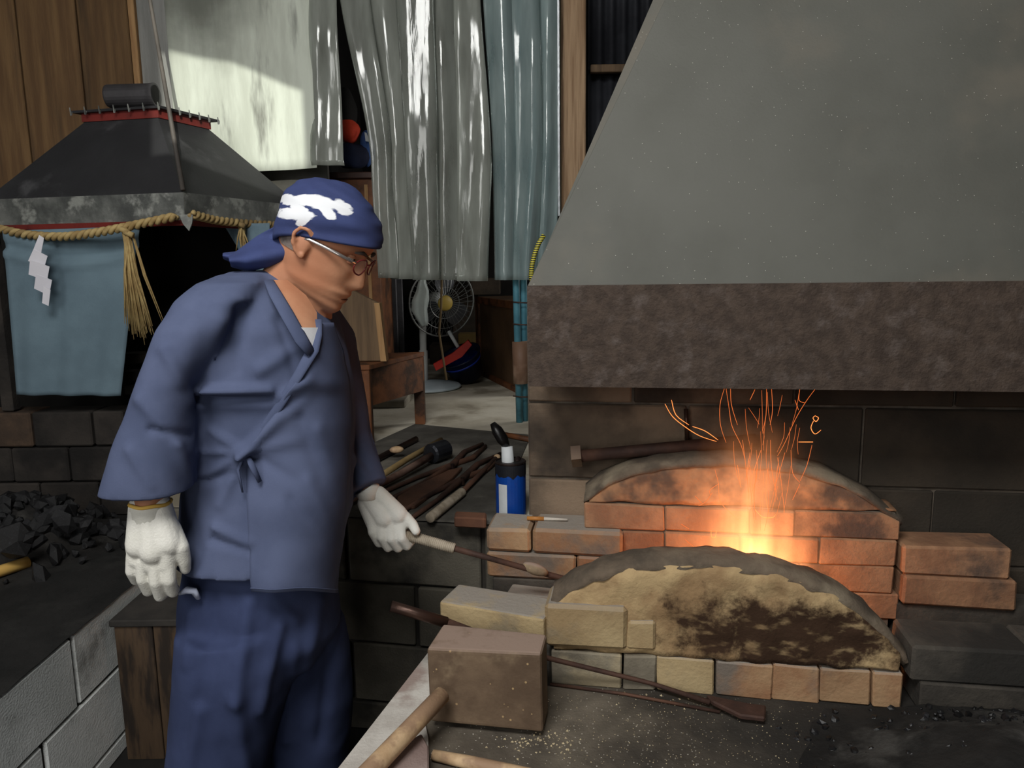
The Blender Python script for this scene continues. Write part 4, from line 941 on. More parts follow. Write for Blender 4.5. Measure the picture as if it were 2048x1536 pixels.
p_.inputs['Roughness'].default_value = .10; p_.inputs['Specular IOR Level'].default_value = .7
p_.inputs['Coat Weight'].default_value = .3; p_.inputs['Coat Roughness'].default_value = .05
tcn = N.add('ShaderNodeTexCoord'); nz_ = N.add('ShaderNodeTexNoise'); nz_.inputs['Scale'].default_value = 3; nz_.inputs['Detail'].default_value = 6
mp_ = N.add('ShaderNodeMapping'); mp_.inputs['Scale'].default_value = (5, 5, 1); N.link(tcn.outputs['Object'], mp_.inputs[0]); N.link(mp_.outputs[0], nz_.inputs['Vector'])
rp = N.add('ShaderNodeValToRGB'); rp.color_ramp.elements[0].position = .3; rp.color_ramp.elements[0].color = lin((134, 136, 128)); rp.color_ramp.elements[1].position = .7; rp.color_ramp.elements[1].color = lin((186, 190, 182))
N.link(nz_.outputs['Fac'], rp.inputs[0]); N.link(rp.outputs[0], p_.inputs['Base Color'])
tr_ = N.add('ShaderNodeBsdfTransparent'); tr_.inputs[0].default_value = (.86, .9, .88, 1); mxs = N.add('ShaderNodeMixShader'); mxs.inputs[0].default_value = .55
oi = N.add('ShaderNodeObjectInfo'); hs = N.add('ShaderNodeHueSaturation'); mr = N.add('ShaderNodeMapRange'); mr.inputs['To Min'].default_value = .72; mr.inputs['To Max'].default_value = 1.3; N.link(oi.outputs['Random'], mr.inputs['Value']); N.link(mr.outputs['Result'], hs.inputs['Value']); N.link(rp.outputs[0], hs.inputs['Color']); N.link(hs.outputs['Color'], p_.inputs['Base Color'])
bp = N.add('ShaderNodeBump'); bp.inputs['Strength'].default_value = .35; bp.inputs['Distance'].default_value = .012; n2 = N.add('ShaderNodeTexNoise'); n2.inputs['Scale'].default_value = 1; n2.inputs['Detail'].default_value = 3
mp2 = N.add('ShaderNodeMapping'); mp2.inputs['Scale'].default_value = (22, 22, 4); N.link(tcn.outputs['Object'], mp2.inputs[0]); N.link(mp2.outputs[0], n2.inputs['Vector']); N.link(n2.outputs['Fac'], bp.inputs['Height']); N.link(bp.outputs[0], p_.inputs['Normal'])
N.link(tr_.outputs[0], mxs.inputs[1]); N.link(p_.outputs[0], mxs.inputs[2]); N.link(mxs.outputs[0], N.n['Material Output'].inputs['Surface'])
pvb = pv.copy(); pvb.name = 'clear_vinyl_blue'
for nd in pvb.node_tree.nodes:
    if nd.type == 'MIX_SHADER': nd.inputs[0].default_value = .46
    if nd.type == 'VALTORGB': nd.color_ramp.elements[0].color = lin((136, 156, 158)); nd.color_ramp.elements[1].color = lin((186, 202, 202))
cur = E('strip_curtain', 'clear vinyl strip curtain hanging in the doorway next to the post', 'curtain', P(900, 560, 3.22))
def strip(uT, uM, uB, vB, y, bow, mat=pv, ph=0., nu=14, nv=60):
    """uT,uM,uB = (left,right) edge pixels at v=-60, 320 and the hem"""
    g = []
    for j in range(nv + 1):
        t = j / nv; v = -330 + (vB + 330) * t; row = []
        def ed(k):
            return interp([(-60, uT[k]), (320, uM[k]), (vB, uB[k])], v)
        l, r = ed(0), ed(1)
        if v < -60: l = uT[0] + (uT[0] - uM[0]) * .3 * (-60 - v) / 270; r = uT[1] + (uT[1] - uM[1]) * .3 * (-60 - v) / 270
        for i in range(nu + 1):
            s = i / nu; p = P(l + (r - l) * s, v, y)
            p.y += -bow * math.sin(math.pi * s) + .010 * math.sin(s * 7 + t * 3 + ph * 3) + .010 * math.sin(t * 7 + ph) * (s - .5) + .006 * math.sin(t * 17 + ph * 2)
            row.append(p)
        g.append(row)
    o = MB().loft(g, False, False, closed=False).build('vinyl_strip', mat, cur, smooth=True); o.modifiers.new('s', 'SOLIDIFY').thickness = .0025
strip((614, 672), (624, 688), (626, 690), 332, 3.30, .02, ph=.4)
strip((672, 735), (742, 786), (757, 800), 556, 3.24, .02, ph=1)
strip((715, 800), (770, 828), (780, 838), 558, 3.27, .025, ph=2)
strip((790, 868), (812, 876), (826, 880), 560, 3.23, .03, ph=3)
strip((845, 920), (868, 932), (872, 930), 560, 3.27, .03, ph=4.4)
strip((905, 958), (915, 984), (914, 976), 562, 3.22, .02, ph=5.1)
strip((964, 1030), (986, 1040), (990, 1034), 560, 3.25, .03, pvb, ph=6)
strip((1022, 1078), (1032, 1088), (1026, 1074), 560, 3.22, .02, pvb, ph=7.7)
strip((1066, 1118), (1076, 1118), (1068, 1112), 556, 3.25, .015, pvb, ph=8.3)
xa = P(1117, 200, 3.22).x; MB().box((xa - .004, 3.215, P(1117, 432, 3.22).z), (xa + .004, 3.23, 3.3)).build('edge_rail', M('aluminium', (196, 200, 204), (176, 180, 184), rough=.35, metal=.6), cur)
MB().box((P(600, 0, 3.26).x, 3.29, 3.0), (xa, 3.31, 3.06)).build('curtain_rail', m_steel, cur)
# teal poles bound with brown wrapping
m_teal = M('teal_paint', (92, 150, 166), (72, 124, 140), (60, 92, 100), s=7, rough=.5, cs=8, clo=.6, chi=.75)
for i, (u, ut, lab) in enumerate(((1034, 1034, 'teal painted pole at the doorway side of the bound pair'), (1049, 1082, 'teal painted pole of the bound pair nearer the forge wall'))):
    y = 3.30 + .03 * i; a = P(u - 2, 560, y); b = P(u + (5 if i == 0 else 1), 842, y); dz = Vector((0, 0, 1)); top = P(ut, 100, y + .03)
    b.z = .661
    pt = tag(MB().tube([b, a, top, top + (top - a) * .35], .0155, 14).build('teal_pole', m_teal, smooth=True), lab, 'pole')
a = P(1040, 683, 3.3); b = P(1043, 766, 3.3); tag(MB().tube([a, a.lerp(b, .5), b], [.040, .041, .040], 20, flat=.9).build('pole_wrapping', M('brown_wrap', (186, 156, 134), (158, 128, 106), (120, 92, 74), s=8, rough=.6), smooth=True), 'brown cardboard wrapping around the two teal poles', 'wrapping')
for k, v in enumerate((604, 648, 792)):
    a = P(1026, v, 3.285); b = P(1060, v + 2, 3.285); m_ = MB(); m_.tube([a, a.lerp(b, .5) + Vector((0, -.012, 0)), b], .003, 6); tag(m_.build('wire_tie', m_steel_r, smooth=True), ['brown wire tie on the teal poles just below the curtain', 'brown wire tie on the teal poles just above the wrapping', 'brown wire tie on the teal poles below the wrapping'][k], 'tie')
# ================================================================== back room
m_gp = M('grey_pole', (120, 118, 122), (96, 94, 98), rough=.6)
# low wooden bench with a cabinet on it
Ln = PZ(734, 890, .664); Lf = PZ(840, 848, .664); zt_ = P(838, 706, Lf.y).z
bench = E('wooden_bench', 'low brown wooden bench with square legs behind the tool ledge', 'bench', (Ln.x - .1, Ln.y + .2, .664))
def leg(p, w=.045): MB().box((p.x - w / 2, p.y, .661), (p.x + w / 2, p.y + w, zt_ - .02)).build('leg', m_brownwood, bench, bevel=.003)
dx = Vector((-.42, -.09, 0))
for p in (Ln, Lf, Ln + dx, Lf + dx): leg(p)
apv = [Ln + Vector((.022, .045, 0)), Lf + Vector((.02, 0, 0))]
MB().hexa([(apv[0].x, apv[0].y, zt_ - .17), (apv[1].x, apv[1].y, zt_ - .17), (apv[1].x - .02, apv[1].y, zt_ - .17), (apv[0].x - .02, apv[0].y, zt_ - .17)], [(apv[0].x, apv[0].y, zt_ - .02), (apv[1].x, apv[1].y, zt_ - .02), (apv[1].x - .02, apv[1].y, zt_ - .02), (apv[0].x - .02, apv[0].y, zt_ - .02)]).build('apron', m_brownwood, bench)
q = [Ln + Vector((.024, -.002, 0)), Lf + Vector((.024, .05, 0)), Lf + dx + Vector((-.03, .05, 0)), Ln + dx + Vector((-.03, -.002, 0))]
MB().prism([(p.x, p.y, zt_ - .02) for p in q], (0, 0, .02)).build('bench_top', m_brownwood, bench, bevel=.002)
MB().prism([(p.x, p.y, zt_ - .14) for p in (Ln + Vector((0, 0, 0)), Ln + dx, Ln + dx + Vector((0, .02, 0)), Ln + Vector((0, .02, 0)))], (0, 0, .12)).build('apron', m_brownwood, bench)
yc = Ln.y + .10
pb = [P(640, 575, yc), P(700, 578, yc), P(756, 606, yc), P(766, 740, yc), P(640, 740, yc)]
cbn = E('upright_board', 'grey brown wooden board with slanted shoulder standing on the bench', 'board', (pb[3].x - .1, yc, zt_))
zc_ = zt_ + .002; pb[3].z = zc_; pb[4].z = zc_
MB().prism(pb, (0, .03, 0)).build('body', m_greywood, cbn, bevel=.003)
a = P(754, 606, yc - .006); b = P(767, 722, yc - .006); MB().hexa([(b.x - .012, yc - .008, zc_), (b.x + .012, yc - .008, zc_), (b.x + .012, yc + .05, zc_), (b.x - .012, yc + .05, zc_)], [(a.x - .012, yc - .008, a.z), (a.x + .010, yc - .008, a.z), (a.x + .010, yc + .05, a.z), (a.x - .012, yc + .05, a.z)]).build('edge_strip', m_tan, cbn)
# paper-white board leaning under the bench
bp_ = [PZ(690, 905, .664), P(697, 810, 2.84), P(714, 818, 2.84), PZ(738, 905, .664)]
tag(MB().prism([(p.x, 2.78 + (.0 if i in (0, 3) else .05), p.z) for i, p in enumerate(bp_)], (0, .008, 0)).build('white_board', m_white, bevel=.001), 'white board leaning below the bench behind the man', 'board')
a = PZ(760, 815, .665); tag(MB().box((a.x - .16, a.y, .661), (a.x + .13, a.y + .22, .70)).build('stone_slab', M('pale_stone', (150, 144, 130), (120, 114, 102), rough=.9), bevel=.006), 'pale stone slab lying on the floor under the bench', 'slab')
# stand fan with plastic bag
fbp = PZ(848, 775, .664)
fan = E('stand_fan', 'grey pedestal fan with yellow hub and round white base', 'fan', fbp)
rbx = 76 / FPX * fbp.y
m_fw = M('fan_plastic', (206, 208, 206), (190, 192, 190), rough=.4)
MB().lathe(fbp, [(rbx * .96, 0), (rbx, .008), (rbx * .95, .018), (rbx * .5, .032), (rbx * .22, .04), (.02, .045)], 40).build('base', M('fan_base', (188, 200, 206), (170, 184, 190), rough=.4), fan, smooth=True)
fp_ = P(848, 640, fbp.y); fp_.x = fbp.x + .005
MB().tube([fbp + Vector((0, 0, .03)), fbp.lerp(fp_, .55), fbp.lerp(fp_, .56), fp_], [.026, .026, .02, .02], 14).build('pole', m_fw, fan, smooth=True)
hc = P(884, 604, fbp.y - .05); fd = Vector((.45, -.85, -.1)).normalized()
f1v = fd.cross(Vector((0, 0, 1))).normalized(); f2v = fd.cross(f1v)
Rf = 68 / FPX * fbp.y
def ringpts(c, r, n=40): return [c + (f1v * math.cos(2*math.pi*k/n) + f2v * math.sin(2*math.pi*k/n)) * r for k in range(n + 1)]
mc = MB(); m_wire = M('fan_wire', (128, 130, 128), (110, 112, 110), rough=.4, metal=.5)
mc.tube(ringpts(hc, Rf), .005, 6); mc.tube(ringpts(hc + fd * .03, Rf * .75), .002, 5); mc.tube(ringpts(hc + fd * .042, Rf * .45), .002, 5)
for k in range(36):
    a_ = 2 * math.pi * k / 36; dr = f1v * math.cos(a_) + f2v * math.sin(a_)
    mc.tube([hc + fd * .05 + dr * Rf * .2, hc + fd * .042 + dr * Rf * .5, hc + dr * Rf], .0013, 4); mc.tube([hc - fd * .06 + dr * Rf * .2, hc - fd * .05 + dr * Rf * .6, hc + dr * Rf], .0013, 4)
mc.build('cage', m_wire, fan)
MB().lathe(hc + fd * .046, [(.001, -.004), (15 / FPX * fbp.y, -.004), (15.5 / FPX * fbp.y, .004), (12 / FPX * fbp.y, .012), (.005, .014)], 24, axis=fd).build('hub', M('hub_yellow', (176, 150, 70), (150, 126, 56), rough=.5), fan, smooth=True)
m_bl = M('fan_blade', (70, 72, 76), (56, 58, 62), rough=.4)
for k in range(3):
    a_ = 2 * math.pi * k / 3 + .4; g = []
    for i in range(8):
        r_ = Rf * (.15 + .7 * i / 7); w_ = .25 + .35 * math.sin(math.pi * (i + .8) / 8.5); row = []
        for j in range(5):
            th_ = a_ + (j / 4 - .5) * w_ * 2; row.append(hc + (f1v * math.cos(th_) + f2v * math.sin(th_)) * r_ + fd * (.016 * (j / 4 - .5) * 2))
        g.append(row)
    MB().loft(g, False, False, closed=False).build('blade', m_bl, fan, smooth=True)
MB().tube([hc - fd * .05, hc - fd * .16], [.05, .035], 16).build('motor', m_fw, fan, smooth=True); MB().tube([hc - fd * .1, fp_ + Vector((0, 0, .02)), fp_], [.025, .022, .022], 10).build('neck', m_fw, fan, smooth=True)
# bag
m_bag = M('bag_film', (206, 216, 212), (182, 192, 190), s=6, rough=.35, bump=.5, bs=25)
N = NT(m_bag); tr_ = N.add('ShaderNodeBsdfTransparent'); mxs = N.add('ShaderNodeMixShader'); mxs.inputs[0].default_value = .6; N.link(tr_.outputs[0], mxs.inputs[1]); N.link(N.n['Principled BSDF'].outputs[0], mxs.inputs[2]); N.link(mxs.outputs[0], N.n['Material Output'].inputs['Surface'])
yb_ = fbp.y - .2
prof = [(548, 845, 849), (566, 838, 853), (582, 833, 858), (600, 824, 858), (620, 824, 854), (640, 834, 856), (650, 842, 856)]
rg = []
for v, l, r in prof:
    a = P(l, v, yb_); b = P(r, v, yb_); c = (a + b) / 2; h_ = (b - a).length / 2; rg.append([c + Vector((math.cos(2*math.pi*k/18) * h_ * (1 + .12 * math.sin(k * 2.3 + v)), math.sin(2*math.pi*k/18) * (.03 + .01 * math.sin(k * 1.7)), 0)) for k in range(18)])
tag(MB().loft(rg).build('plastic_bag', m_bag, smooth=True, rough=.006, rs=18), 'whitish translucent plastic bag hanging beside the fan cage', 'bag')
# cord and stick, red dustpan, tub, cabinet, far clutter
a = P(884, 540, 3.9); tag(MB().tube([P(884, -260, 3.9), a, P(882, 620, 3.9), P(878, 665, 3.9), P(886, 715, 3.9), P(893, 760, 3.9)], .006, 6).build('hanging_twine', M('tan_cord', (120, 100, 70), (96, 80, 56), rough=.8), smooth=True), 'tan cord hanging in front of the fan', 'cord')
fz = .664
tb = PZ(938, 764, fz); rt = 42 / FPX * tb.y
tub = E('wash_tub', 'dark blue round plastic tub tilted on the back room floor', 'tub', tb); tx = Vector((-.32, -.35, .88)).normalized()
MB().lathe(tb + Vector((0, 0, .035)), [(rt * .72, 0), (rt * .98, .15), (rt * 1.06, .155), (rt * 1.05, .163), (rt * .93, .155), (rt * .68, .01)], 32, axis=tx).build('bowl', M('navy_plastic', (26, 34, 66), (18, 24, 48), rough=.35), tub, smooth=True)
MB().lathe(tb + Vector((0, 0, .035)) + tx * .11, [(rt * .93, 0), (rt * .955, .012)], 32, axis=tx).build('blue_band', M('bright_blue', (30, 60, 170), (24, 50, 150), rough=.4), tub, smooth=True)
rp0 = P(868, 738, tb.y + .1); q = [P(u, v, tb.y - .22) for u, v in ((866, 728), (905, 706), (936, 680), (944, 690), (924, 714), (872, 742))]
rd = E('dustpan', 'bright red plastic dustpan with white handle above the tub', 'dustpan', (q[3].x, q[3].y, q[5].z))
MB().prism(q, (0, .04, 0)).build('pan', M('red_plastic', (206, 48, 34), (180, 40, 30), rough=.4), rd, bevel=.002)
MB().tube([P(897, 662, tb.y - .20), P(916, 694, tb.y - .20)], .011, 10).build('handle', m_white, rd, smooth=True)
ybx = PZ(940, 745, fz); tag(MB().box((ybx.x - .10, ybx.y + .35, fz - .003), (ybx.x + .05, ybx.y + .5, P(940, 668, ybx.y + .35).z)).build('cardboard_box', M('mustard_card', (132, 108, 60), (108, 88, 50), rough=.8), bevel=.003), 'mustard brown cardboard box behind the red dustpan', 'box')
# wooden cabinet on the right of the back room
cy0 = 4.05; ca = PZ(1024, 712, fz); 
a = P(957, 720, 4.9); b = P(1048, 720, 4.0)
cab = E('wooden_cabinet', 'dark wooden cabinet with framed door in the shadowy back room', 'cabinet', ((a.x + b.x) / 2, 4.4, fz))
zc1 = P(957, 592, 4.9).z
dv = (b - a); dv.z = 0; nv_ = Vector((-dv.y, dv.x, 0)).normalized()
if nv_.x < 0: nv_ = -nv_
aa = Vector((a.x, a.y, fz - .003)); bb_ = Vector((b.x, b.y, fz - .003))
MB().hexa([aa, bb_, bb_ + nv_ * .4, aa + nv_ * .4], [p + Vector((0, 0, zc1 - fz)) for p in (aa, bb_, bb_ + nv_ * .4, aa + nv_ * .4)]).build('carcass', M('cab_wood', (100, 76, 54), (78, 60, 44), s=4, rough=.6), cab, bevel=.004)
for k, (s0_, s1_, z0_, z1_) in enumerate(((0, 1, 0, .06), (0, 1, .92, 1), (0, .07, 0, 1), (.93, 1, 0, 1))):
    H_ = zc1 - fz; q = [aa + dv * s0_, aa + dv * s1_]; MB().hexa([q[0] + Vector((0, 0, z0_ * H_)), q[1] + Vector((0, 0, z0_ * H_)), q[1] - nv_ * .015 + Vector((0, 0, z0_ * H_)), q[0] - nv_ * .015 + Vector((0, 0, z0_ * H_))], [p + Vector((0, 0, z1_ * H_)) for p in (q[0], q[1], q[1] - nv_ * .015, q[0] - nv_ * .015)]).build('door_frame', m_brownwood, cab)
# upright poles, cupboard and hung clothes behind the curtain
for k, (u, y, w_) in enumerate(((787, 4.6, .030), (803, 4.8, .018))):
    a = P(u, 700, y); tag(MB().box((a.x - w_, y, .661), (a.x + w_, y + .03, 2.2 if k == 0 else 1.3)).build('upright_post', m_gp, bevel=.002), ['tall grey upright post left in the dark behind the bench', 'short grey upright post behind the bench next to the fan'][k], 'post')
a = P(660, 345, 3.75); b = P(752, 345, 3.75)
cup = E('brown_cupboard', 'reddish brown wooden cupboard seen between the strips behind the man', 'cupboard', ((a.x + b.x) / 2, 3.85, .664))
MB().box((a.x, 3.76, .661), (b.x, 4.1, a.z - .03)).build('carcass', m_brownwood, cup, bevel=.003); MB().box((a.x - .02, 3.74, a.z - .03), (b.x + .02, 4.12, a.z)).build('cupboard_top', M('dark_red_wood', (84, 54, 44), (64, 42, 36), rough=.5), cup, bevel=.003)
MB().box((b.x - .06, 3.745, .7), (b.x - .045, 3.765, a.z - .06)).build('door_gap_strip', m_tan, cup)
zt_ = a.z
def lump(name, label, cat, u, v, y, rx, rz, mat, ry=.06, rough=.012):
    p = P(u, v, y); m = MB().ell(p, (rx, 0, 0), (0, ry, 0), (0, 0, rz), 18); tag(m.build(name, mat, smooth=True, rough=rough, rs=14), label, cat)
lump('dark_bag', 'black cloth bag hung behind the curtain above the orange cloth', 'bag', 690, 225, 3.85, .06, .12, m_dark)
lump('orange_cloth', 'orange red cloth hung in the gap beside the white sheet', 'cloth', 698, 262, 3.83, .055, .06, M('orange_fabric', (214, 70, 40), (186, 56, 34), rough=.85))
lump('navy_bundle', 'dark navy bundle lying on the brown cupboard', 'bundle', 705, 312, 3.84, .09, .065, M('navy_cloth', (34, 42, 70), (24, 28, 48), rough=.85))
lump('blue_bag', 'blue cloth bag on the cupboard beside the navy bundle', 'bag', 735, 298, 3.88, .04, .09, M('blue_fabric', (60, 92, 150), (46, 74, 124), rough=.8))
p = P(735, 275, 3.80); tag(MB().prism([P(729, 264, 3.8), P(733, 266, 3.8), P(740, 284, 3.8), P(731, 282, 3.8)], (0, .004, 0)).build('white_note', m_white), 'small white card tucked by the blue bag', 'card')
# far wall shelves of dark clutter
m_cl = M('dim_clutter', (74, 62, 50), (52, 44, 36), rough=.8, rnd=.3)
for k, (u0, u1, v0, v1, y) in enumerate(((752, 776, 560, 700, 5.0), (905, 955, 560, 640, 5.5), (860, 905, 690, 745, 5.4), (940, 1000, 556, 590, 5.3))):
    a = P(u0, v1, y); b = P(u1, v0, y)
    if k in (0, 2): a.z = .661
    tag(MB().box((a.x, y, .661 if k != 3 else a.z), (b.x, min(5.74, y + .25), b.z)).build('storage_box', m_cl, bevel=.004), ['dim brown storage box beside the tall grey post', 'dim brown storage box behind the fan', 'dim low storage box behind the fan base', 'dim storage box hung high under the curtain hem'][k], 'box')
# ================================================================== the smith
def skinmat():
    return M('skin', (206, 152, 118), (188, 130, 98), (176, 112, 88), s=7, rough=.55, bump=.08, bs=160, spec=.4, cs=4, clo=.55, chi=.75)
m_skin = skinmat()
m_jack = M('navy_jacket', (90, 99, 128), (79, 88, 116), s=6, rough=.9, bump=.12, bs=420, spec=.2)
m_trou = M('navy_trousers', (62, 72, 106), (52, 61, 92), s=6, rough=.9, bump=.12, bs=420, spec=.2)
m_glove = M('white_glove', (240, 238, 230), (226, 224, 214), (196, 190, 178), s=8, rough=.95, bump=.3, bs=260, cs=7, clo=.58, chi=.78)
man = E('person', 'older man in dark blue work jacket and headscarf bending towards the fire with a poker', 'person', (-.5, 1.55, 0))
HO = P(646, 491, 1.50); psi = R(8); th = R(29)
Fv = Vector((math.cos(psi) * math.cos(th), -math.sin(psi) * math.cos(th), -math.sin(th)))
Uv = Vector((math.cos(psi) * math.sin(th), -math.sin(psi) * math.sin(th), math.cos(th)))
Lv = Uv.cross(Fv)
HS = 1.0
def hd(x, y, z): return HO + (Lv * x + Fv * y + Uv * z) * HS
tf = [(-.118, .066), (-.110, .080), (-.098, .087), (-.085, .084), (-.078, .089), (-.069, .088), (-.062, .092), (-.052, .087), (-.04, .086), (-.02, .086), (0, .084), (.012, .082), (.028, .092), (.045, .094), (.065, .091), (.085, .078), (.105, .050), (.117, .018), (.121, .002)]
tb_ = [(-.118, .0), (-.098, -.02), (-.07, -.05), (-.04, -.075), (0, -.092), (.03, -.100), (.06, -.099), (.085, -.086), (.105, -.06), (.117, -.024), (.121, -.004)]
tw = [(-.118, .018), (-.108, .034), (-.09, .047), (-.065, .059), (-.03, .067), (0, .072), (.03, .0765), (.06, .075), (.085, .064), (.105, .044), (.117, .018), (.121, .003)]
def head_pt(z, a, off=0.):
    f = interp(tf, z) + off; b = interp(tb_, z) - off; w_ = interp(tw, z) + off; c = -.012
    ca, sa = math.cos(a), math.sin(a); e = .9
    x = w_ * math.copysign(abs(sa) ** e, sa); y = c + ((f - c) if ca > 0 else (c - b)) * math.copysign(abs(ca) ** e, ca)
    if off == 0 and ca > 0:
        # nose
        nz_ = 0
        if -.054 < z < .026: nz_ = .026 * max(0, 1 - abs((z + .036) / (.062 if z > -.036 else .019)) ** 1.5)
        wn = .010 + .006 * math.exp(-((z + .04) / .014) ** 2); y += nz_ * math.exp(-(x / wn) ** 2)
        # eye sockets, cheeks, lips
        y -= .007 * math.exp(-((abs(x) - .031) / .014) ** 2 - ((z - .010) / .013) ** 2)
        y += .004 * math.exp(-((abs(x) - .04) / .02) ** 2 - ((z + .025) / .018) ** 2)
        y += .003 * math.exp(-(x / .02) ** 2 - ((z + .066) / .006) ** 2) - .003 * math.exp(-(x / .024) ** 2 - ((z + .0735) / .003) ** 2) + .003 * math.exp(-(x / .018) ** 2 - ((z + .080) / .005) ** 2)
    return hd(x, y, z)
body = MB(); rings = []; nz = 84; na = 72
for i in range(nz + 1):
    z = -.118 + .239 * i / nz; rings.append([head_pt(z, 2 * math.pi * j / na) for j in range(na)])
body.loft(rings)
for sx in (-1, 1):   # ears
    body.ell(hd(sx * .076, -.010, -.004), (Lv * sx * .007 + Fv * -.003), Fv * .017, Uv * .025, 14)
    ep = [(.079, .004, .018), (.086, -.006, .027), (.090, -.020, .024), (.090, -.027, .010), (.088, -.024, -.006), (.083, -.014, -.020), (.078, -.002, -.027)]
    for a, b in zip(ep, ep[1:]): body.capsule(hd(sx * a[0], a[1], a[2]), hd(sx * b[0], b[1], b[2]), .0042, .0042, 8)
    body.ell(hd(sx * .078, -.002, -.024), Lv * .006, Fv * .008, Uv * .008, 10)
neckb = P(560, 610, 1.53)
body.capsule(hd(0, -.022, -.05), neckb, .056, .066, 20); body.capsule(hd(0, .02, -.075), neckb + Vector((.05, -.01, -.02)), .038, .06, 16)
# trunk, arms and legs under the clothes
chest = P(545, 730, 1.53); belly = P(545, 950, 1.54); hip = P(520, 1150, 1.55)
body.capsule(neckb - Vector((0, 0, .02)), chest, .085, .125, 20); body.capsule(chest, belly, .125, .115, 20); body.capsule(belly, hip, .115, .095, 20)
rs0 = P(440, 640, 1.42); re = P(320, 830, 1.36); rw = P(301, 1000, 1.325)
ls0 = P(610, 650, 1.68); le = P(672, 845, 1.74); lw = P(748, 996, 1.685)
for a, b, r0_, r1_ in ((rs0, re, .052, .042), (re, rw, .042, .0285), (ls0, le, .050, .040), (le, lw, .040, .015)): body.capsule(a, b, r0_, r1_, 16)
body.capsule(rs0, neckb, .055, .06); body.capsule(ls0, neckb, .055, .06)
kneeR = P(450, 1440, 1.42); ankR = Vector((P(445, 1536, 1.47).x, 1.50, .09)); kneeL = P(610, 1420, 1.60); ankL = Vector((P(610, 1536, 1.64).x + .02, 1.66, .09))
for h_, k_, a_ in ((P(465, 1190, 1.47), kneeR, ankR), (P(590, 1190, 1.62), kneeL, ankL)):
    body.capsule(h_, k_, .062, .055, 16); body.capsule(k_, a_, .056, .038, 16)
bd = remesh(body, .0034, 2)
bo = bd.build('body', m_skin, man, smooth=True)
# eyes, brows, hair
m_eye = M('eye_white', (220, 214, 204), (206, 198, 188), rough=.25, bump=0); m_dk = M('eye_dark', (30, 24, 22), (20, 16, 15), rough=.3, bump=0)
for sx in (-1, 1):
    e = MB().ell(hd(sx * .0275, .068, .009), Lv * .0105, Fv * .0115, Uv * .0085, 14); eo = e.build('eye', m_eye, man, smooth=True)
    MB().ell(hd(sx * .0275, .078, .008), Lv * .0045, Fv * .0025, Uv * .005, 10).build('pupil', m_dk, man, smooth=True)
    MB().ell(hd(sx * .0275, .0675, .0135), Lv * .0115, Fv * .0125, Uv * .007, 14).build('eyelid', m_skin, man, smooth=True)
    MB().ell(hd(sx * .0275, .0675, .0015), Lv * .0112, Fv * .0118, Uv * .005, 14).build('eyelid', m_skin, man, smooth=True)
    pts = [hd(sx * .015, .094, .026), hd(sx * .03, .0915, .030), hd(sx * .048, .080, .026)]
    MB().tube(pts, [.0028, .004, .002], 6).build('eyebrow', M('grey_hair', (96, 84, 76), (64, 56, 52), rough=.9), man, smooth=True, rough=.001, rs=200)
m_hair = M('grey_stubble', (128, 118, 112), (96, 88, 84), s=60, rough=.9)
for sx in (-1, 1):
    g = []
    for i in range(9):
        z = .030 - .055 * i / 8; g.append([head_pt(z, sx * (R(92) + R(50) * j / 8 * (1 - .3 * i / 8)), .0022) for j in range(9)])
    MB().loft(g, False, False, closed=False).build('hair', m_hair, man, smooth=True)
# mouth line
MB().tube([hd(-.022, .080, -.0755), hd(-.01, .0885, -.0738), hd(0, .0905, -.0735), hd(.01, .0885, -.0738), hd(.022, .080, -.0755)], .0012, 6).build('mouth', M('lip_dark', (112, 62, 52), (92, 50, 44), rough=.5), man, smooth=True)
# glasses
m_gl = M('glasses_frame', (150, 66, 64), (120, 44, 46), rough=.25, metal=.3, bump=0); m_gs = M('glasses_silver', (216, 210, 206), (190, 184, 180), rough=.2, metal=.8, bump=0)
gl = MB()
for sx in (-1, 1):
    c = hd(sx * .032, .100, .004); gl.tube([c + Lv * (.023 * math.cos(a)) - Fv * (.004 * abs(math.cos(a)) * (sx * math.cos(a) > 0) * 2) + Uv * (.016 * math.sin(a)) for a in [2 * math.pi * k / 24 for k in range(25)]], .0016, 6)
gl.tube([hd(-.010, .1015, .010), hd(0, .1035, .012), hd(.010, .1015, .010)], .0014, 6)
go = gl.build('glasses', m_gl, man, smooth=True)
for sx in (-1, 1): MB().tube([hd(sx * .056, .094, .010), hd(sx * .074, .06, .012), hd(sx * .080, 0, .011), hd(sx * .079, -.02, .002)], [.0016, .0022, .0022, .0018], 6, flat=1.6).build('temple', m_gs, go, smooth=True)
lm_ = bpy.data.materials.new('lens'); lm_.use_nodes = True; N = NT(lm_); tr_ = N.add('ShaderNodeBsdfTransparent'); mxs = N.add('ShaderNodeMixShader'); mxs.inputs[0].default_value = .12; N.n['Principled BSDF'].inputs['Roughness'].default_value = .03; N.link(tr_.outputs[0], mxs.inputs[1]); N.link(N.n['Principled BSDF'].outputs[0], mxs.inputs[2]); N.link(mxs.outputs[0], N.n['Material Output'].inputs['Surface'])
for sx in (-1, 1):
    c = hd(sx * .032, .100, .004); MB().prism([c + Lv * (.022 * math.cos(a)) - Fv * (.008 * max(0, sx * math.cos(a))) + Uv * (.015 * math.sin(a)) for a in [2 * math.pi * k / 20 for k in range(20)]], Fv * .001).build('lens', lm_, go)
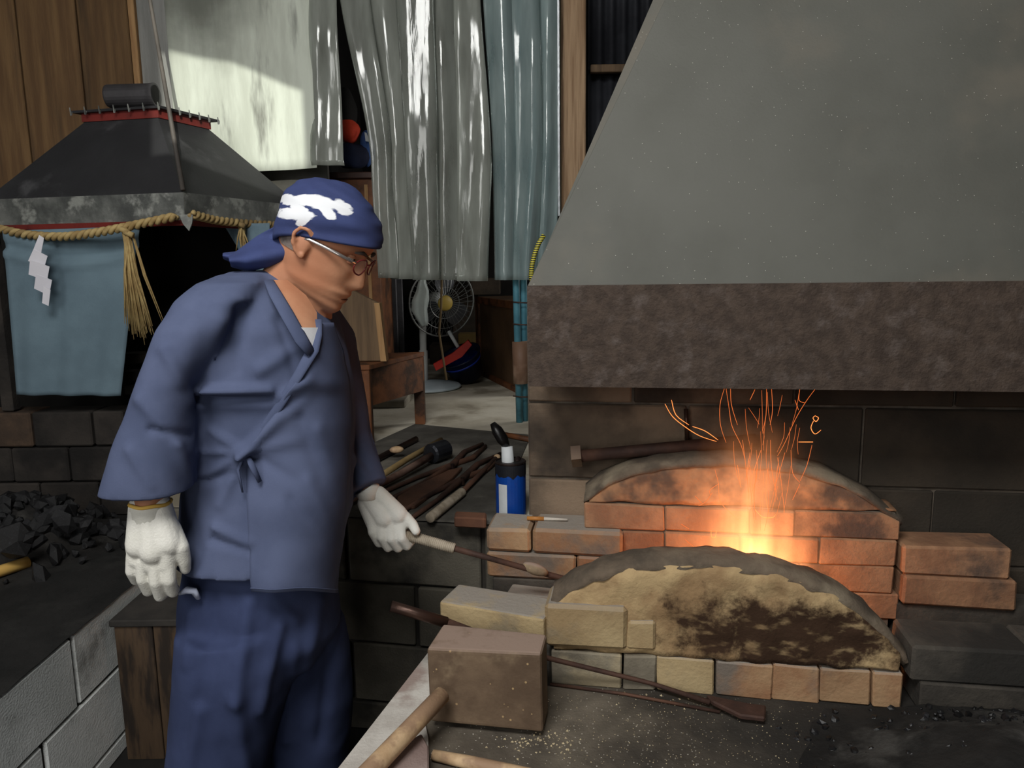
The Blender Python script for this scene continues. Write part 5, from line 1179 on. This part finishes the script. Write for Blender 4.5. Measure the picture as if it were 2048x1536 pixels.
# headscarf
m_scarf = M('navy_headscarf', (60, 72, 118), (50, 60, 102), s=8, rough=.85, bump=.12, bs=380)
def zedge(a):
    f = .5 + .5 * math.cos(a); return -.040 + .088 * (f ** .85)
g = []; n_ = 30
for i in range(n_ + 1):
    t = i / n_; row = []
    for j in range(96):
        a = 2 * math.pi * j / 96; ze = zedge(a); z = .1205 - (.1205 - ze) * (1 - (1 - t) ** 1.0) ** 1.6
        off = .008 + .0025 * math.sin(a * 3 + t * 9) * t + .002 * math.sin(t * 22 + a * 2) * t + (.003 if t > .96 else 0)
        row.append(head_pt(z, a, off) + Uv * (.010 * (1 - t)))
    g.append(row)
inn = [head_pt(zedge(2*math.pi*j/96) + .004, 2*math.pi*j/96, .003) for j in range(96)]
so_ = MB().loft(g + [inn], True, False).build('headscarf', m_scarf, man, smooth=True)
# white print on the scarf: feathered strokes on the near side
N = NT(m_scarf); pr = N.n['Principled BSDF']; old = pr.inputs['Base Color'].links[0].from_socket; gg = N.add('ShaderNodeNewGeometry'); acc = None
strokes = [((580, 400), (40, 12), 12), ((640, 405), (52, 14), 14), ((685, 415), (24, 13), 35), ((590, 428), (46, 13), 6), ((600, 418), (30, 10), 28), ((612, 440), (22, 9), -35), ((655, 420), (30, 11), 48)]
tcs = N.add('ShaderNodeTexCoord'); wn = N.add('ShaderNodeTexNoise'); wn.inputs['Scale'].default_value = 60; wn.inputs['Detail'].default_value = 3; mpp = N.add('ShaderNodeMapping'); mpp.inputs['Rotation'].default_value = (0, R(-20), 0); mpp.inputs['Scale'].default_value = (.7, 1, 2.2); N.link(gg.outputs['Position'], mpp.inputs[0]); N.link(mpp.outputs[0], wn.inputs['Vector'])
for (u, v), (ra_, rb_), ang in strokes:
    c = P(u, v, 1.43); k = 1.43 / FPX; an = R(ang)
    d1 = Vector((math.cos(an), 0, -math.sin(an))); d2 = Vector((math.sin(an), 0, math.cos(an)))
    sb = N.add('ShaderNodeVectorMath', operation='SUBTRACT'); sb.inputs[1].default_value = c; N.link(gg.outputs['Position'], sb.inputs[0])
    q = []
    for dvec, rr_ in ((d1, ra_ * k), (d2, rb_ * k)):
        dt = N.add('ShaderNodeVectorMath', operation='DOT_PRODUCT'); dt.inputs[1].default_value = dvec / rr_; N.link(sb.outputs[0], dt.inputs[0])
        mm = N.add('ShaderNodeMath', operation='MULTIPLY'); N.link(dt.outputs['Value'], mm.inputs[0]); N.link(dt.outputs['Value'], mm.inputs[1]); q.append(mm.outputs[0])
    ad = N.add('ShaderNodeMath', operation='ADD'); N.link(q[0], ad.inputs[0]); N.link(q[1], ad.inputs[1])
    if acc is None: acc = ad.outputs[0]
    else:
        mn = N.add('ShaderNodeMath', operation='MINIMUM'); N.link(acc, mn.inputs[0]); N.link(ad.outputs[0], mn.inputs[1]); acc = mn.outputs[0]
ma = N.add('ShaderNodeMath', operation='MULTIPLY_ADD'); ma.inputs[1].default_value = 1.5; N.link(wn.outputs['Fac'], ma.inputs[0]); N.link(acc, ma.inputs[2])
sepp = N.add('ShaderNodeSeparateXYZ'); N.link(gg.outputs['Position'], sepp.inputs[0]); far_ = N.add('ShaderNodeMath', operation='GREATER_THAN'); far_.inputs[1].default_value = HO.y + .0; N.link(sepp.outputs['Y'], far_.inputs[0])
a2 = N.add('ShaderNodeMath', operation='ADD'); N.link(ma.outputs[0], a2.inputs[0]); N.link(far_.outputs[0], a2.inputs[1]); 
rm = N.add('ShaderNodeMapRange'); rm.inputs['From Min'].default_value = 1.45; rm.inputs['From Max'].default_value = 1.75; rm.inputs['To Min'].default_value = 1; rm.inputs['To Max'].default_value = 0; N.link(a2.outputs[0], rm.inputs['Value'])
mx = N.add('ShaderNodeMix', data_type='RGBA'); N.link(rm.outputs['Result'], mx.inputs['Factor']); N.link(old, mx.inputs[6]); mx.inputs[7].default_value = lin((236, 238, 242)); N.link(mx.outputs[2], pr.inputs['Base Color'])
m_scarf2 = M('navy_headscarf_tail', (60, 72, 118), (50, 60, 102), s=8, rough=.85, bump=.12, bs=380)
# knot and tails at the nape
kn = P(553, 488, 1.50); k2 = MB(); k2.ell(kn, (.024, 0, .004), (0, .026, 0), (0, 0, .026), 16); k2.build('scarf_knot', m_scarf2, so_, smooth=True, rough=.004, rs=60)
def tail(path, ws, y, nm='scarf_tail'):
    g = []
    n = 14
    for i in range(n + 1):
        t = i / n * (len(path) - 1); k = min(int(t), len(path) - 2); f = t - k; u = path[k][0] * (1 - f) + path[k+1][0] * f; v = path[k][1] * (1 - f) + path[k+1][1] * f; w_ = ws[k] * (1 - f) + ws[k+1] * f
        g.append([P(u + (s - .5) * w_ * .35, v + (s - .5) * w_, y + .02 * math.sin(s * 5 + t) - .012 * math.sin(math.pi * s)) for s in [q / 8 for q in range(9)]])
    o = MB().loft(g, False, False, closed=False).build(nm, m_scarf2, so_, smooth=True); s_ = o.modifiers.new('s', 'SOLIDIFY'); s_.thickness = .004; o.modifiers.new('b', 'SUBSURF').levels = 1
tail([(575, 476), (530, 500), (490, 520), (460, 524)], [66, 62, 44, 14], 1.475); tail([(562, 480), (520, 508), (480, 518), (446, 512)], [50, 44, 26, 6], 1.535)
# jacket: trunk + far sleeve + near sleeve blended into one cloth
def ering(v, uL, uR, yc, ry, n=48, e=.85, dz=0., near=0.):
    a = P(uL, v, yc); b = P(uR, v, yc); c = (a + b) / 2; rx = (b - a).length / 2; out_ = []
    for k in range(n):
        t = 2 * math.pi * k / n; ct, st_ = math.cos(t), math.sin(t)
        p = c + Vector((math.copysign(abs(ct) ** e, ct) * rx, math.copysign(abs(st_) ** e, st_) * ry, 0))
        p.z += dz * st_; out_.append(p)
    return out_
jk = MB()
TR = [(543, 470, 570, 1.535, .062), (558, 436, 596, 1.535, .11), (590, 404, 630, 1.535, .155), (650, 384, 672, 1.53, .185), (710, 378, 688, 1.53, .195), (768, 378, 700, 1.53, .195), (790, 384, 703, 1.535, .182), (850, 386, 707, 1.535, .176), (905, 390, 703, 1.535, .170), (950, 384, 703, 1.535, .174), (1010, 378, 698, 1.535, .182), (1080, 376, 686, 1.535, .186), (1140, 374, 678, 1.535, .194), (1164, 374, 676, 1.535, .198)]
TRI = [(1088, 386, 668, 1.535, .184), (1050, 392, 662, 1.535, .174), (1020, 400, 652, 1.535, .16)]
TJ = TR[:-3] + [(1045, 373, 690, 1.535, .190), (1088, 374, 682, 1.535, .198)]
jk.loft([ering(*r) for r in TJ + TRI])
NS = [(548, 440, 520, 1.45, .04), (562, 402, 530, 1.425, .07), (600, 362, 515, 1.395, .085), (655, 328, 470, 1.37, .088), (715, 307, 430, 1.355, .086), (770, 284, 396, 1.345, .082), (850, 251, 388, 1.335, .078), (920, 227, 386, 1.33, .076), (984, 205, 384, 1.325, .074)]
inner = [(984, 213, 376, 1.325, .066), (950, 226, 376, 1.33, .064), (930, 240, 372, 1.33, .058)]
def sring(r, tilt): 
    out_ = ering(*r, n=40, e=.8); x0 = min(p.x for p in out_); x1 = max(p.x for p in out_)
    return out_
jk.loft([sring(r, 0) for r in NS + inner])
fs = [(P(600, 618, 1.63), .07), (P(640, 690, 1.70), .082), (P(668, 800, 1.745), .075), (P(688, 880, 1.742), .068), (P(712, 935, 1.715), .060), (P(733, 980, 1.692), .052)]
fi = [(P(731, 976, 1.692), .044), (P(712, 940, 1.715), .046)]
jk.tube([p for p, _ in fs] + [p for p, _ in fi], [r for _, r in fs] + [r for _, r in fi], 24)
jb = remesh(jk, .0062, 7)
ns_ = normals(jb)
folds = [((490, 905), (420, 860), 9, .006), ((490, 905), (400, 905), 8, .005), ((490, 905), (415, 950), 9, .006), ((490, 905), (560, 830), 11, .007), ((490, 905), (600, 880), 11, .006), ((490, 905), (590, 960), 10, -.005), ((490, 905), (620, 790), 12, .006), ((480, 925), (440, 1010), 12, .007), ((400, 965), (470, 945), 8, -.005), ((420, 1080), (500, 1105), 7, -.006), ((430, 1055), (495, 1085), 9, .007),
         ((400, 782), (540, 780), 9, .016), ((395, 800), (560, 800), 9, -.012), ((560, 800), (620, 760), 12, .010), ((520, 740), (600, 690), 16, .007), ((440, 640), (420, 760), 18, .008), ((480, 620), (470, 740), 14, -.006), ((560, 640), (600, 760), 14, -.006), ((640, 860), (690, 1000), 14, .008), ((600, 840), (640, 960), 12, -.006), ((620, 960), (680, 1080), 12, .007), ((580, 1000), (660, 1130), 10, -.005),
         ((300, 860), (380, 870), 8, -.005), ((280, 800), (370, 900), 14, .006), ((330, 700), (380, 800), 14, .006), ((350, 890), (384, 960), 10, .006), ((260, 900), (300, 970), 12, .005), ((700, 880), (735, 930), 8, -.004), ((690, 900), (730, 950), 8, .005)]
def folddisp(v, uv, near_arm):
    d_ = 0
    for a, b, wdt, am in folds:
        arm_fold = max(a[0], b[0]) < 388
        if arm_fold != near_arm: continue
        ds, t = segd(uv, a, b); 
        if ds < wdt * 3: d_ += 1.5 * am * math.exp(-(ds / wdt) ** 2) * (1 - .5 * t)
    return d_ + noise.noise(v * 9) * .006 + noise.noise(v * 22) * .002
for i, v in enumerate(jb.v):
    if ns_[i].y > .25: continue
    uv = pix(v); v += ns_[i] * folddisp(v, uv, v.y < 1.415 and uv[0] < 388)
jo = jb.build('jacket', m_jack, man, smooth=True)
# overlapping front panel, lapels, undershirt, tie
def surf(u, v, out=.006):
    """point on the jacket trunk's near side under pixel (u, v)"""
    for (r0_, r1_) in zip(TR, TR[1:]):
        if r0_[0] <= v <= r1_[0]: break
    t = (v - r0_[0]) / (r1_[0] - r0_[0]); uL, uR, yc, ry = [r0_[k] + (r1_[k] - r0_[k]) * t for k in (1, 2, 3, 4)]
    s = max(-.995, min(.995, (u - (uL + uR) / 2) / ((uR - uL) / 2 * 1.0))); yy = (1 - abs(s) ** (2 / .85)) ** (.85 / 2)
    return P(u, v, yc - (ry + out) * yy)
pan = []; NJ = 60
lapx = [(640, 641), (700, 627), (745, 602), (810, 562), (865, 522), (903, 494), (960, 492), (1182, 500)]
for j in range(NJ):
    v = 645 + (1184 - 645) * j / (NJ - 1); row = []
    ul = interp(lapx, v); ur = interp([(645, 668), (710, 689), (768, 701), (850, 708), (905, 704), (1010, 699), (1080, 688), (1140, 679), (1184, 676)], v)
    for i in range(30):
        s = i / 29; u = ul + (ur - ul) * s; vv = min(v, 1163.9); o_ = .004 + .006 * max(0, (v - 900) / 280); p = surf(u, vv, o_)
        if v > 1163.9: p.z += P(u, v, p.y).z - P(u, vv, p.y).z
        p.y -= folddisp(p, (u, v), False) * (1 - s * .6) + .004 * math.sin(s * 9 + v * .01) * max(0, (v - 900) / 280)
        row.append(p)
    pan.append(row)
o = MB().loft(pan, False, False, closed=False).build('front_panel', m_jack, jo, smooth=True); o.modifiers.new('s', 'SOLIDIFY').thickness = .004
def band(name, path, w_, mat, out=.010, par=None, flat=.35):
    pts = [surf(u, v, out) for u, v in path]; return MB().tube(pts, w_, 10, flat=flat).build(name, mat, par or jo, smooth=True)
band('lapel', [(538, 562), (552, 590), (575, 630), (603, 680), (622, 706)], [.010, .013, .014, .014, .010], m_jack)
band('lapel', [(636, 640), (634, 670), (626, 700), (600, 745), (560, 810), (520, 865), (492, 903)], [.008, .010, .012, .010, .009, .008, .006], m_jack, out=.006)
# neck opening: skin wedge and white undershirt
vsk = [[surf(u, v, .004) for u in [l + (r - l) * k / 6 for k in range(7)]] for v, l, r in ((560, 545, 575), (590, 556, 612), (625, 574, 634), (660, 592, 634), (680, 603, 630))]
MB().loft(vsk, False, False, closed=False).build('chest_skin', m_skin, man, smooth=True)
ush = [[surf(u, v, .007) for u in [l + (r - l) * k / 6 for k in range(7)]] for v, l, r in ((655, 588, 636), (675, 598, 634), (692, 610, 631), (704, 620, 626))]
MB().loft(ush, False, False, closed=False).build('undershirt', M('white_cotton', (220, 220, 222), (200, 200, 204), rough=.9), man, smooth=True)
kt = surf(491, 905, .016); m_ = MB(); m_.ell(kt, (.008, 0, 0), (0, .006, 0), (0, 0, .007), 12); m_.tube([kt, kt + Vector((-.012, -.012, -.03)), kt + Vector((-.008, -.008, -.075))], [.003, .005, .003], 8, flat=.5); m_.tube([kt, kt + Vector((.015, -.012, -.022)), kt + Vector((.026, -.008, -.055))], [.004, .007, .005], 8, flat=.5)
m_.build('waist_tie', m_jack, jo, smooth=True)
# stitched hems
MB().tube([p + Vector((0, -.0015, 0)) for p in [pan[-1][i] + (pan[-2][i] - pan[-1][i]) * .8 for i in range(30)]], .0012, 5).build('hem_stitch', m_jack, jo)
cf = ering(984, 205, 384, 1.325, .075, n=40, e=.8); cf2 = [p + Vector((0, 0, .014)) for p in cf]
pass
# trousers
tr = MB(); hips = [(1030, 402, 650, 1.535, .145), (1090, 384, 660, 1.535, .155), (1180, 372, 668, 1.535, .162), (1250, 368, 678, 1.535, .160), (1300, 400, 650, 1.535, .125), (1335, 450, 600, 1.535, .07)]
tr.loft([ering(*r) for r in hips])
def legr(rows, foot):
    rg = [ering(*r, n=36, e=.9) for r in rows]; last = rg[-1]; c = sum(last, Vector()) / len(last)
    for k, (f, s_) in enumerate(((.4, .95), (.8, .75), (1., .62))):
        cc = c.lerp(foot, f); rg.append([cc + (p - c) * s_ for p in last])
    return rg
fR = Vector((P(445, 1536, 1.46).x, 1.50, .07)); fL = Vector((P(612, 1536, 1.62).x, 1.66, .07))
tr.loft(legr([(1240, 362, 585, 1.46, .125), (1300, 358, 588, 1.45, .125), (1400, 350, 566, 1.445, .120), (1470, 346, 548, 1.445, .115), (1536, 343, 536, 1.45, .11)], fR))
tr.loft(legr([(1240, 490, 684, 1.61, .115), (1300, 505, 697, 1.615, .115), (1400, 522, 704, 1.62, .112), (1470, 528, 700, 1.625, .108), (1536, 530, 692, 1.63, .105)], fL))
tb2 = remesh(tr, .008, 10); ns_ = normals(tb2)
tfold = [((500, 1200), (470, 1400), 16, .012), ((470, 1400), (490, 1536), 16, .010), ((430, 1200), (400, 1400), 14, -.007), ((560, 1250), (520, 1420), 12, .010), ((400, 1420), (380, 1536), 12, .008), ((640, 1200), (610, 1350), 13, .008), ((660, 1300), (640, 1480), 12, -.008), ((590, 1300), (570, 1480), 13, .008), ((380, 1230), (375, 1330), 10, .006), ((540, 1190), (590, 1240), 12, .006)]
for i, v in enumerate(tb2.v):
    if ns_[i].y > .25: continue
    uv = pix(v); d_ = noise.noise(v * 8) * .006 + noise.noise(v * 20) * .002
    for a, b, wdt, am in tfold:
        ds, t = segd(uv, a, b)
        if ds < wdt * 3: d_ += am * math.exp(-(ds / wdt) ** 2)
    v += ns_[i] * d_
tb2.build('trousers', m_trou, man, smooth=True)
for f, in ((fR,), (fL,)):
    m_ = MB(); m_.capsule(f + Vector((-.03, .01, -.025)), f + Vector((.14, -.03, -.035)), .045, .036, 14); s_ = remesh(m_, .006, 3)
    for v in s_.v: v.z = max(v.z, .001)
    s_.build('shoe', M('dark_shoe', (44, 40, 38), (30, 28, 26), rough=.6), man, smooth=True)
# ---- gloves: palm, four bent fingers, thumb
def glove(name, palm, fingers, thumb, lab=None, cuff=None, extra=()):
    m_ = MB()
    for a, b, r0_, r1_ in palm: m_.capsule(a, b, r0_, r1_, 14)
    for f in fingers + [thumb]:
        pts, rr_ = f
        for (a, ra_), (b, rb_) in zip(zip(pts, rr_), zip(pts[1:], rr_[1:])): m_.capsule(a, b, ra_, rb_, 12)
    for c, ax, ay, az in extra: m_.ell(c, ax, ay, az, 16)
    g = remesh(m_, .0024, 9)
    o = g.build(name, m_glove, man, smooth=True); return o
Yn = 1.325
def G(u, v, y): return P(u, v, y)
palm = [(G(284, 1012, Yn), G(278, 1090, Yn - .008), .0235, .024), (G(318, 1012, Yn), G(338, 1085, Yn - .006), .0235, .026), (G(300, 1015, Yn), G(308, 1100, Yn - .012), .026, .027), (G(270, 1085, Yn), G(272, 1120, Yn - .006), .018, .015), (G(300, 1090, Yn - .01), G(302, 1130, Yn - .012), .022, .016), (G(334, 1090, Yn - .008), G(334, 1130, Yn - .010), .020, .016)]
fing = [([G(268, 1112, Yn - .004), G(264, 1142, Yn - .004), G(272, 1160, Yn + .016), G(284, 1158, Yn + .032)], [.0145, .012, .0105, .009]),
        ([G(288, 1122, Yn - .010), G(286, 1158, Yn - .010), G(296, 1182, Yn + .006), G(306, 1176, Yn + .030)], [.0145, .0125, .011, .0095]),
        ([G(311, 1124, Yn - .013), G(312, 1164, Yn - .016), G(320, 1192, Yn + .0), G(330, 1186, Yn + .026)], [.0145, .0125, .0112, .010]),
        ([G(336, 1122, Yn - .010), G(339, 1160, Yn - .012), G(346, 1184, Yn + .006), G(350, 1178, Yn + .028)], [.0145, .0125, .011, .0095])]
thm = ([G(342, 1056, Yn + .004), G(362, 1094, Yn - .004), G(369, 1120, Yn + .004), G(371, 1138, Yn + .012)], [.018, .0150, .0125, .0105])
gn = glove('glove', palm, fing, thm)
cu = [(G(301, 1004, Yn), .0345, .030), (G(300, 1012, Yn), .0355, .031), (G(300, 1030, Yn), .0335, .030), (G(301, 1050, Yn), .028, .024)]
def cuffrings(cu, n=48, rib=.0012): return [[c + Vector((math.cos(2*math.pi*k/n) * (rx + rib * (k % 2)), math.sin(2*math.pi*k/n) * (ry + rib * (k % 2)), 0)) for k in range(n)] for c, rx, ry in cu]
MB().loft(cuffrings(cu), False, False).build('ribbed_cuff', m_glove, gn, smooth=True)
ye = [G(301, 1005, Yn) + Vector((math.cos(2*math.pi*k/32) * .0358, math.sin(2*math.pi*k/32) * .031, .001 * math.sin(k))) for k in range(33)]
MB().tube(ye, .0036, 8).build('yellow_edge', M('yellow_thread', (232, 190, 96), (214, 168, 74), rough=.8), gn, smooth=True)
# far hand closed on the poker
ya = 1.69
hA = P(742, 1050, 1.70); hB = P(909, 1097, 1.672); hdv = (hB - hA).normalized()
palm = [(G(738, 993, ya), G(768, 1035, ya - .008), .0245, .027), (G(756, 990, ya), G(796, 1030, ya - .004), .0225, .024), (G(732, 1006, ya), G(750, 1046, ya - .006), .021, .022), (G(764, 1020, ya - .008), G(806, 1046, ya - .004), .022, .017)]
fing = [([G(744, 1036, ya - .010), G(746, 1064, ya - .020), G(758, 1086, ya - .008), G(772, 1080, ya + .014)], [.0145, .0125, .0112, .0095]),
        ([G(762, 1042, ya - .012), G(764, 1074, ya - .024), G(776, 1095, ya - .010), G(790, 1084, ya + .014)], [.0148, .0128, .0115, .010]),
        ([G(780, 1046, ya - .012), G(783, 1077, ya - .024), G(796, 1096, ya - .010), G(808, 1084, ya + .014)], [.0148, .0128, .0115, .010]),
        ([G(798, 1048, ya - .010), G(803, 1076, ya - .022), G(814, 1092, ya - .010), G(824, 1082, ya + .012)], [.0145, .0125, .0112, .0095])]
thm = ([G(784, 1016, ya + .004), G(812, 1036, ya - .004), G(826, 1050, ya - .012), G(832, 1062, ya - .020)], [.0165, .0145, .0125, .011])
gf = glove('glove', palm, fing, thm)
cc = G(742, 990, ya); ax = (G(770, 1030, ya) - G(735, 982, ya)).normalized()
MB().tube([cc - ax * .022, cc - ax * .01, cc + ax * .012], [.029, .0295, .024], 28).build('ribbed_cuff', m_glove, gf, smooth=True)
# poker in the hand
pk = E('held_poker', 'steel poker with cord wrapped grip held in the gloved hand and reaching into the fire', 'poker', (hB.x, hB.y, hB.z - .02))
wrapped('cord_grip', hA, hB, .0125, m_cord, pk)
tipP = PZ(1165, 1168, .585); fireP = PL(1330, 1170, 1.76); fireP.z = .56
rod('shaft', '', '', [hB, hB + (tipP - hB) * .3, tipP, fireP], [.0075, .007, .008, .008], m_steel_r, parent=pk)
kb = hB.lerp(tipP, .62); MB().ell(kb + Vector((0, -.004, .006)), hdv * .034, Vector((0, .014, 0)), Vector((0, 0, .015)), 14).build('ferrule', m_iron, pk, smooth=True)
# pale pouch charm peeking from the pocket
a = P(372, 1186, 1.40); m_ = MB(); m_.tube([P(360, 1187, 1.372), P(374, 1180, 1.37), P(388, 1182, 1.372), P(397, 1196, 1.378)], [.005, .010, .010, .007], 10, flat=.7); m_.build('pocket_tissue', M('pale_blue_film', (206, 212, 232), (180, 190, 216), rough=.4), man, smooth=True)
